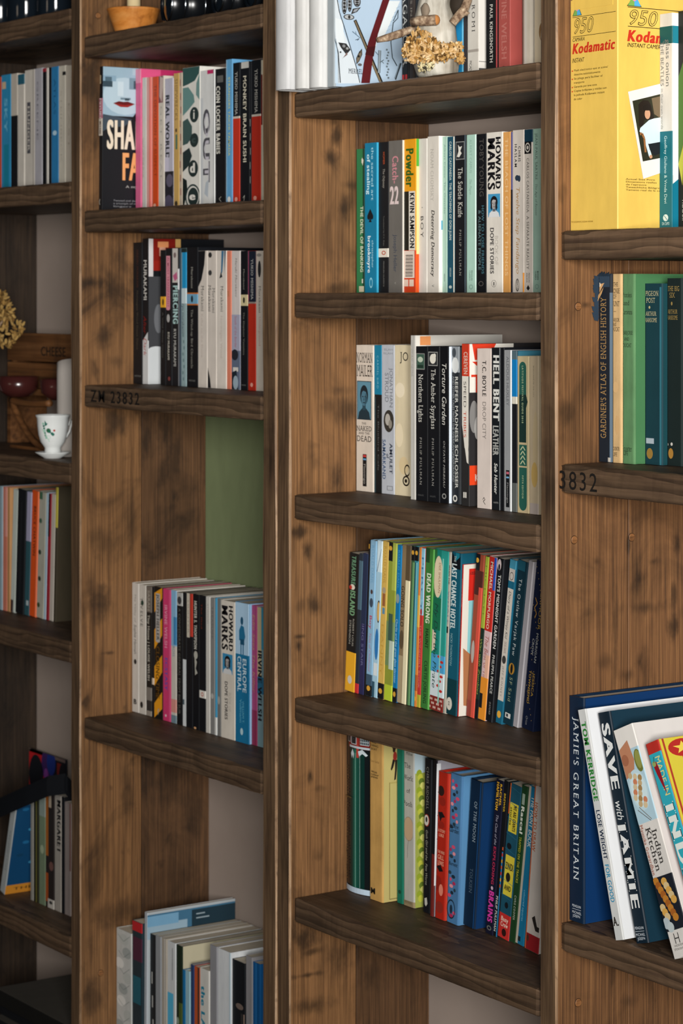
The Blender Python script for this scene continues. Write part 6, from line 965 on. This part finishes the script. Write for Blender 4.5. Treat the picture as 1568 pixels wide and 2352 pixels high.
twig([pl(864, 98, -.03), pl(890, 91, -.026), (pl(915, 82, -.02)), pl(940, 72, -.014), pl(960, 66, -.004)], [.0035, .0052, .0055, .005, .004])
twig([pl(946, 54, -.019), pl(965, 53, -.027), pl(985, 53, -.03), pl(999, 52, -.032)], [.0065, .007, .0072, .0072], (.004, .006, .0068))
twig([pl(1037, 58, -.022), pl(1052, 40, -.022), pl(1064, 26, -.02), pl(1072, 5, -.016), pl(1076, -40, -.012)], [.0055, .0062, .006, .006, .005])
twig([pl(1060, 34, -.021), pl(1070, 36, -.022), pl(1073, 32, -.022)], [.004, .0035, .003])
rf = random.Random(4)
def flowers(spots, cols, n, size):
    m_ = MB(); ms = [plain(c, .85, 'petal') for c in cols]
    for i in range(n):
        (px, py, rx, ry, f) = spots[rf.randrange(len(spots))]
        a = rf.random() * 6.283; q = math.sqrt(rf.random())
        c = pl(px + rx * q * math.cos(a), py + ry * q * math.sin(a), f - .012 * math.sqrt(max(0, 1 - q * q)) + rf.uniform(-.003, .003))
        rot = Matrix.Rotation(rf.random() * 6.28, 3, 'Z') @ Matrix.Rotation(rf.random() * 3.1, 3, 'X')
        m_.blob(c, (size * rf.uniform(.35, .6), size * rf.uniform(.3, .5), size * rf.uniform(.8, 1.3)), ms[rf.randrange(len(ms))], 6, 4, .5, 300, rot)
    o = m_.build('dried_flowers', dw); o['kind'] = 'stuff'
    return o
flowers([(962, 106, 34, 32, -.026), (948, 126, 24, 22, -.026), (985, 122, 34, 26, -.028), (1012, 124, 26, 18, -.028), (1036, 120, 16, 14, -.028)], ['c2a070', 'ad8850', 'd0b48a', '9a7038', 'b8945c', '5f4420'], 560, .0045)
flowers([(968, 160, 10, 8, -.024), (984, 155, 9, 8, -.024)], ['cfc49c', 'b8aa80', '3a3428'], 60, .0035)
flowers([(1052, 112, 8, 8, -.02), (1055, 138, 8, 12, -.02)], ['b08a50', '8a6030', 'c09a60'], 60, .004)

# ------------------------------------------------------------------ second bay, top: candle in a wooden dish, camera lenses
wd = wood('turned_dish_wood', '8a4f1c', 'b87330', 'c98a48', 'X', .1, fine=60, rough=.5)
p = on_y(307, 67, .05); p.z = ZB[1]
sc = (on_y(366, 30, .05) - on_y(246, 30, .05)); rad = ((366 - 246) / FPX * 4.02) / 2
ds = thing('candle_dish', 'shallow turned wooden dish holding a pale candle', 'dish', p)
m_ = MB(); H_ = .039
m_.lathe([(.0005, .0), (rad * .66, 0), (rad * .7, .003), (rad * .96, H_ - .004), (rad, H_ - .001), (rad * .98, H_), (rad * .93, H_ - .0015), (rad * .66, .012), (.0005, .010)], wd, 48); m_.build('bowl', ds, True)
p2 = p + Vector((.0, 0, .0105)); cd = thing('candle', 'pale ivory pillar candle standing in the wooden dish', 'candle', p2)
m_ = MB(); cr = .0107; m_.lathe([(.0005, 0), (cr, 0), (cr, .14), (cr * .9, .142), (.0005, .139)], plain('c9b68c', .5, 'wax'), 32); m_.build('wax', cd, True)
m_ = MB(); m_.tube([(0, 0, .138), (.0005, 0, .145), (.002, 0, .149)], .0008, plain('1d1a16', .8, 'wick'), 6); m_.build('wick', cd)
blk = plain('0d0f12', .28, 'lens_black'); chrome = metal('b4bcc4', .16, 'chrome')
gl, t, bb = nt('coated_glass'); bb.inputs['Base Color'].default_value = rgb('10161c'); bb.inputs['Roughness'].default_value = .08; bb.inputs['Specular IOR Level'].default_value = .3
def lens(px, py, Y, r, ln, label, yaw):
    q = on_y(px, py, Y); q.z = ZB[1] + r
    th = thing('camera_lens', label, 'camera lens', q, 'camera lenses on the top shelf', (0, 0, yaw))
    mx = Matrix.Rotation(R(90), 4, 'Y')
    m_ = MB(); m_.lathe([(r * .9, 0), (r, .003), (r, ln * .25), (r * .93, ln * .27), (r * .93, ln * .36), (r * .98, ln * .38), (r * .98, ln * .62), (r * .86, ln * .65), (r * .86, ln * .9), (r * .75, ln)], blk, 40, mx); m_.build('barrel', th, True)
    m_ = MB()
    for k in (.26, .37, .64): m_.lathe([(r * .945, ln * k), (r * .985, ln * (k + .012)), (r * .945, ln * (k + .025))], chrome, 40, mx)
    m_.build('chrome_bands', th, True)
    m_ = MB(); m_.lathe([(r * .86, .002), (r * .97, -.001), (r * 1.0, .002), (r * .98, .006)], chrome, 40, mx); m_.build('front_ring', th, True)
    m_ = MB(); m_.lathe([(r * .88, .003), (r * .5, .0005), (.0003, -.0005)], gl, 40, mx); m_.build('front_glass', th, True)
lens(381, 44, .022, .030, .085, 'black camera lens lying on its side nearest the candle dish', R(76))
lens(498, 24, .022, .026, .06, 'black camera lens lying between two others', R(78))
lens(574, 8, .022, .024, .05, 'black camera lens lying nearest the right upright', R(80))

# ------------------------------------------------------------------ far left bay, top: two dark jars
for px, r, lab in ((2, .035, 'dark glossy jar at the left edge'), (60, .033, 'dark glossy jar in the middle of the shelf'), (128, .031, 'dark glossy jar beside the upright')):
    q = on_y(px, 40, .06); q.z = ZA[1]
    jr = thing('glass_jar', lab + ' of the far left bay\'s top shelf' if 'upright' not in lab else lab + ' on the far left bay\'s top shelf', 'jar', q, 'dark jars on the top shelf')
    m_ = MB(); m_.lathe([(.0005, 0), (r * .95, 0), (r, .004), (r, .1), (r * .7, .115), (r * .7, .125)], gl, 36); m_.build('glass', jr, True)
    m_ = MB(); m_.lathe([(r * .76, .12), (r * .76, .14), (.0005, .141)], blk, 36); m_.build('lid', jr, True)

# ------------------------------------------------------------------ far left bay, open compartment
z3 = ZA[3]
q = on_y(88, 890, .175)
xa, xb = on_y(17, 800, .16).x, XL0 - .004
bxw = wood('old_crate_wood', '3a2413', '5f3c1f', '7a5230', 'X', .4, fine=90, seed=5)
zt, zb_ = on_y(100, 766, .16).z, on_y(100, 893, .16).z
# dark wooden rack that carries the crate
rk = thing('display_stand', 'dark wooden stand under the cheese crate behind the white cup', 'stand', ((xa + xb) / 2, .18, z3))
m_ = MB(); hx = (xb - xa) / 2; m_.box((-hx, -.03, zb_ - z3 - .012), (hx, .058, zb_ - z3 - .0005), bxw); bevel(m_.build('top_board', rk), .001)
for sx in (-1, 1):
    m_ = MB(); m_.box((sx * hx - (.012 if sx > 0 else 0), -.02, .0005), (sx * hx + (0 if sx > 0 else .012), .055, zb_ - z3 - .0125), bxw); m_.build('leg', rk)
ck = thing('wooden_crate', 'small brown wooden crate stencilled CHEESE on the dark stand', 'crate', ((xa + xb) / 2, .16, zb_))
hh = zt - zb_; m_ = MB()
m_.box((-hx, 0, 0), (hx, .008, hh * .46), bxw); m_.box((-hx, .0, hh * .49), (hx, .008, hh), bxw); bevel(m_.build('front_boards', ck), .001)
for sx in (-1, 1):
    m_ = MB(); m_.box((sx * (hx - .004) - .004, .0085, 0), (sx * (hx - .004) + .004, .07, hh * .96), bxw); m_.build('end_board', ck)
m_ = MB(); m_.box((-hx, .0705, 0), (hx, .075, hh * .96), bxw); m_.build('back_board', ck)
tv, f_, ln = set_text('CHEESE', 'b'); m_ = MB(); cx0, cx1 = on_y(94, 830, .16).x - ck.location.x, on_y(152, 830, .16).x - ck.location.x
m_.add([(cx0 + x / ln * (cx1 - cx0), -.0004 - q, hh * .68 + (y - .5) * .016) for x, y, q in tv], f_, plain('1d140c', .9, 'ink')); m_.build('stencilled_word', ck)
# brown lidded pot on a bent wooden cradle
maroon = plain('3a1a18', .22, 'glaze')
q = on_y(70, 935, .10); q.z = z3
rm = thing('bent_wood_cradle', 'dark bent wood cradle under the maroon bowls beside the white cup', 'stand', q)
m_ = MB(); m_.tube([(-.075 + .15 * i / 16, 0, .085 - .0035 * math.sin(math.pi * i / 16)) for i in range(17)], .006, bxw, 10); m_.build('top_rail', rm, True)
m_ = MB(); m_.tube([(-.072 + .14 * i / 16, .0, .079 - .072 * math.sin(math.pi * .55 * i / 16)) for i in range(17)], .006, bxw, 10); m_.build('curved_leg', rm, True)
m_ = MB(); m_.box((-.08, .0, 0), (.08, .03, .005), bxw); m_.build('base', rm)
for px, lab in ((42, 'maroon glazed bowl with soft highlights left of the white cup'), (140, 'maroon glazed bowl with a pale reflection behind the white cup')):
    c = on_y(px, 930, .11); c.z = z3 + .0915
    bo = thing('glazed_bowl', lab, 'bowl', c, 'maroon bowls')
    m_ = MB(); m_.lathe([(.0005, 0), (.02, 0), (.034, .012), (.037, .036), (.0355, .036), (.032, .014), (.0005, .006)], maroon, 36); m_.build('body', bo, True)
# white footed cup on its saucer
cw = plain('cfd2d0', .2, 'glaze'); gg = plain('1f5f50', .3, 'ink')
c = on_y(121, 1043, .03); c.z = z3
k = 3.99 / FPX
sa = thing('saucer', 'small white saucer under the footed cup', 'saucer', c)
m_ = MB(); m_.lathe([(.0005, 0), (20 * k, 0), (22 * k, 2 * k), (40 * k, 13 * k), (41 * k, 15 * k), (38 * k, 14.5 * k), (20 * k, 6 * k), (.0005, 6 * k)], cw, 48); m_.build('body', sa, True)
cc = thing('footed_cup', 'white footed cup painted with a green sprig and red dot', 'cup', c + Vector((0, 0, 6.2 * k)))
prof = [(.0005, 0), (19 * k, 0), (19.5 * k, 3 * k), (18.5 * k, 18 * k), (21 * k, 22 * k), (28 * k, 32 * k), (33 * k, 48 * k), (35.5 * k, 68 * k), (37 * k, 88 * k), (40 * k, 93 * k), (40 * k, 95 * k), (37.5 * k, 95 * k), (33 * k, 70 * k), (28 * k, 40 * k), (.0005, 30 * k)]
m_ = MB(); m_.lathe(prof, cw, 48); m_.build('body', cc, True)
m_ = MB()
vw = math.atan2(-(c.y - CY), -c.x)               # the painted side faces the room
def on_cup(a, h): 
    r_ = 33 + (h - 48) * .16 if h > 48 else 28 + (h - 32) * .31
    return Vector(((r_ + .35) * k * math.cos(vw + a), (r_ + .35) * k * math.sin(vw + a), h * k))
def patch(pts, mat):
    m_.add([on_cup(a, h) for a, h in pts], [tuple(range(len(pts)))], mat)
def disc(a, h, r_, mat): patch([(a + r_ / 34 * math.cos(2 * math.pi * i / 12), h + r_ * math.sin(2 * math.pi * i / 12)) for i in range(12)], mat)
for i in range(7): disc(-.62 + .02 * i, 76 - 5.5 * i, 2.6, gg if i % 3 else plain('7fae98', .3, 'ink'))
patch([(-.5, 84), (-.36, 76), (-.28, 78), (-.4, 72), (-.52, 70)], gg)
disc(-.28, 60, 5.4, plain('2c5a40', .3, 'ink')); disc(-.2, 57, 3, gg); disc(-.05, 53, 3.4, gg); disc(.02, 51, 3.6, gg); disc(.1, 60, 2.6, plain('a8342c', .3, 'ink'))
for i in range(9): disc(-.72 + .055 * i, 62 - 3.3 * i, 1.5, plain('8fb8a0', .3, 'ink'))
for i in range(10): disc(-.3 + 4.2 / 34 * math.cos(i * .63), 44 + 4.2 * math.sin(i * .63), .9, plain('9ab8a8', .3, 'ink'))
m_.build('painted_sprig', cc)
m_ = MB(); m_.tube([on_cup(1.75, 70), on_cup(1.75, 72) * 1.15, on_cup(1.75, 60) * 1.3, on_cup(1.75, 46) * 1.2, on_cup(1.75, 42)], 2.2 * k, cw, 8); m_.build('handle', cc, True)
# pale stone leaning on the upright
st = thing('grey_stone', 'tall pale grey stone slab behind the white cup', 'stone', (on_y(156, 900, .072).x, .072, z3 + .0004))
m_ = MB(); ht = on_y(155, 832, .072).z - z3; vs = []
for j in range(9):
    f_ = j / 8
    for i in range(14):
        a = 2 * math.pi * i / 14
        vs.append((.015 * (1.05 - .3 * abs(f_ - .45)) * math.cos(a) + (1 - f_) * .002, .02 * math.sin(a), f_ * ht + (.006 * math.cos(a) if j == 8 else 0)))
m_.add(vs, [(j * 14 + i, j * 14 + (i + 1) % 14, (j + 1) * 14 + (i + 1) % 14, (j + 1) * 14 + i) for j in range(8) for i in range(14)] + [tuple(range(14))[::-1], tuple(112 + i for i in range(14))], plain('8f8983', .9, 'stone')); m_.build('body', st, True)
# dried flower head hanging in from the left
q = on_y(8, 735, .06)
vz = on_y(-60, 1000, .06); vz.z = z3
vs_ = thing('dried_flower_vase', 'brown vase with a tan dried flower head at the left border', 'vase', vz)
m_ = MB(); m_.lathe([(.0005, 0), (.022, 0), (.028, .03), (.024, .07), (.012, .1), (.014, .115)], maroon, 30); m_.build('vase_body', vs_, True)
m_ = MB(); m_.tube([(0, 0, .02), (.0, 0, .12), Vector((q.x - vz.x) * .6 * Vector((1, 0, 0)) + Vector((0, 0, .2))), q - vz], .002, tw, 6); m_.build('stem', vs_, True)
m_ = MB(); ms = [plain(c_, .9, 'petal') for c_ in ('8a6a38', '6f5228', 'a5854c', '9a7c48')]
for i in range(260):
    a = rf.random() * 6.28; u = math.sqrt(rf.random()); py = 735 + 66 * u * math.sin(a); px = 4 + (42 + (8 if py > 740 else -14)) * u * math.cos(a)
    c_ = on_y(px, py, .06 + rf.uniform(-.015, .015)) - vz
    rot = Matrix.Rotation(rf.random() * 6.28, 3, 'Z') @ Matrix.Rotation(rf.random() * 3.1, 3, 'X')
    m_.blob(c_, (.003, .0025, .0055), ms[i % 4], 6, 4, .5, 300, rot)
o = m_.build('flower_head', vs_); o['kind'] = 'stuff'

# ------------------------------------------------------------------ second bay: sage green board at the back of the empty compartment
gx0, gx1 = on_y(476, 1200, .236).x, XM0 - .002
gp = MB(); gp.box((gx0, .232, ZB[4] + .0005), (gx1, .2415, ZB[3] - THK - .002), plain('6f7a58', .75, 'paint'))
tag(bevel(gp.build('green_board'), .0012), 'sage green painted board lining the back of the empty compartment', 'board')

# ------------------------------------------------------------------ far left bay, fifth and sixth shelves: album, strap, dark magazines
z5 = ZA[5]; pa, pb_ = on_y(-70, 1800, .225), on_y(150, 1720, .225); pa.x = max(pa.x, XA0 + .003)
al = thing('record_sleeve', 'large dark record sleeve with red, purple and blue shapes standing face outward', 'record sleeve', (pa.x, .225, z5 + .0005))
wd_ = min(pb_.x, XL0 - .003) - pa.x; ht = on_y(60, 1716, .225).z - z5
m_ = MB(); m_.box((0, 0, 0), (wd_, .004, ht), plain('14161d', .4, 'card'))
def fl(pts, h_, i_=1): m_.add([(min(max(x, 0), 1) * wd_, -.0002 * i_, min(max(z_, 0), 1) * ht) for x, z_ in pts], [tuple(range(len(pts)))[::-1]], plain(h_, .4, 'ink'))
cir = lambda cx, cz, r_, n_=24: [(cx + r_ * math.cos(-2 * math.pi * i / n_), cz + r_ * math.sin(-2 * math.pi * i / n_)) for i in range(n_)]
fl([(0, 1), (1, 1), (1, .97), (0, .97)], '6a5a56', 1); fl(cir(.22, .78, .3), 'b01c22', 1); fl(cir(.2, .76, .2), '14161d', 2); fl(cir(.52, .9, .17), '3a2058', 2); fl(cir(.62, .93, .12), '1a2f7a', 3); fl(cir(.48, .8, .06), '7a3a8a', 3); fl([(.78, .7), (.78, .95), (.96, .95), (.9, .7)], '7a221e', 2); fl(cir(.97, .83, .14), '14161d', 3); fl(cir(.12, .35, .14), 'a01c22', 2)
m_.build('sleeve', al)
pts = [on_y(-30, 1868, .028), on_y(20, 1846, .02), on_y(60, 1828, .018), on_y(110, 1806, .022), on_y(150, 1800, .035), on_y(163.0, 1815, .05)]
m_ = MB(); vs = []; 
for p in pts:
    for dy, dz in ((0, -.017), (-.002, -.008), (-.002, .008), (0, .017), (.004, .012), (.004, -.012)): vs.append(p + Vector((0, dy, dz)))
L_ = 6; m_.add(vs, [(j * L_ + i, j * L_ + (i + 1) % L_, (j + 1) * L_ + (i + 1) % L_, (j + 1) * L_ + i) for j in range(len(pts) - 1) for i in range(L_)] + [tuple(range(L_))[::-1], tuple((len(pts) - 1) * L_ + i for i in range(L_))], plain('111317', .6, 'webbing'))
tag(m_.build('camera_strap'), 'black camera strap lying slanted across the books on the far left bay\'s fifth shelf', 'strap')
z6 = ZA[6]; cur = z6 + .0006
cols = [('1d3c66', .0, .03, 'blue'), ('131519', .02, .022, 'white-lettered black'), ('1a1b1d', .0, .018, 'grey-edged black'), ('17181b', .015, .02, 'charcoal'), ('1b1a18', .005, .026, 'brown black')]
xe = XL0 - .01
for i, (h_, dy, th_, lk) in enumerate(cols):
    mg = thing('boxed_set', '%s boxed volume in the stack on the far left bay\'s bottom shelf' % lk, 'box', (xe - .3 - .012 * (i % 2), .01 + dy, cur), 'stacked boxed volumes')
    m_ = MB(); m_.box((0, 0, 0), (.3, .2, th_), plain(h_, .5, 'card'))
    if i == 1:
        tv, f_, ln = set_text('BRIAN ENO', 'b'); m_.add([(.12 + x / ln * .09, -.0003 - q, th_ * .5 + (y - .5) * .008) for x, y, q in tv], f_, plain('a8a69c', .6, 'ink'))
    bevel(m_.build('case', mg), .0012)
    m_ = MB(); m_.box((.004, .0015, th_), (.296, .198, th_ + .0005), plain('4a4640', .7, 'card')); m_.build('lid', mg)
    cur += th_ + .0009
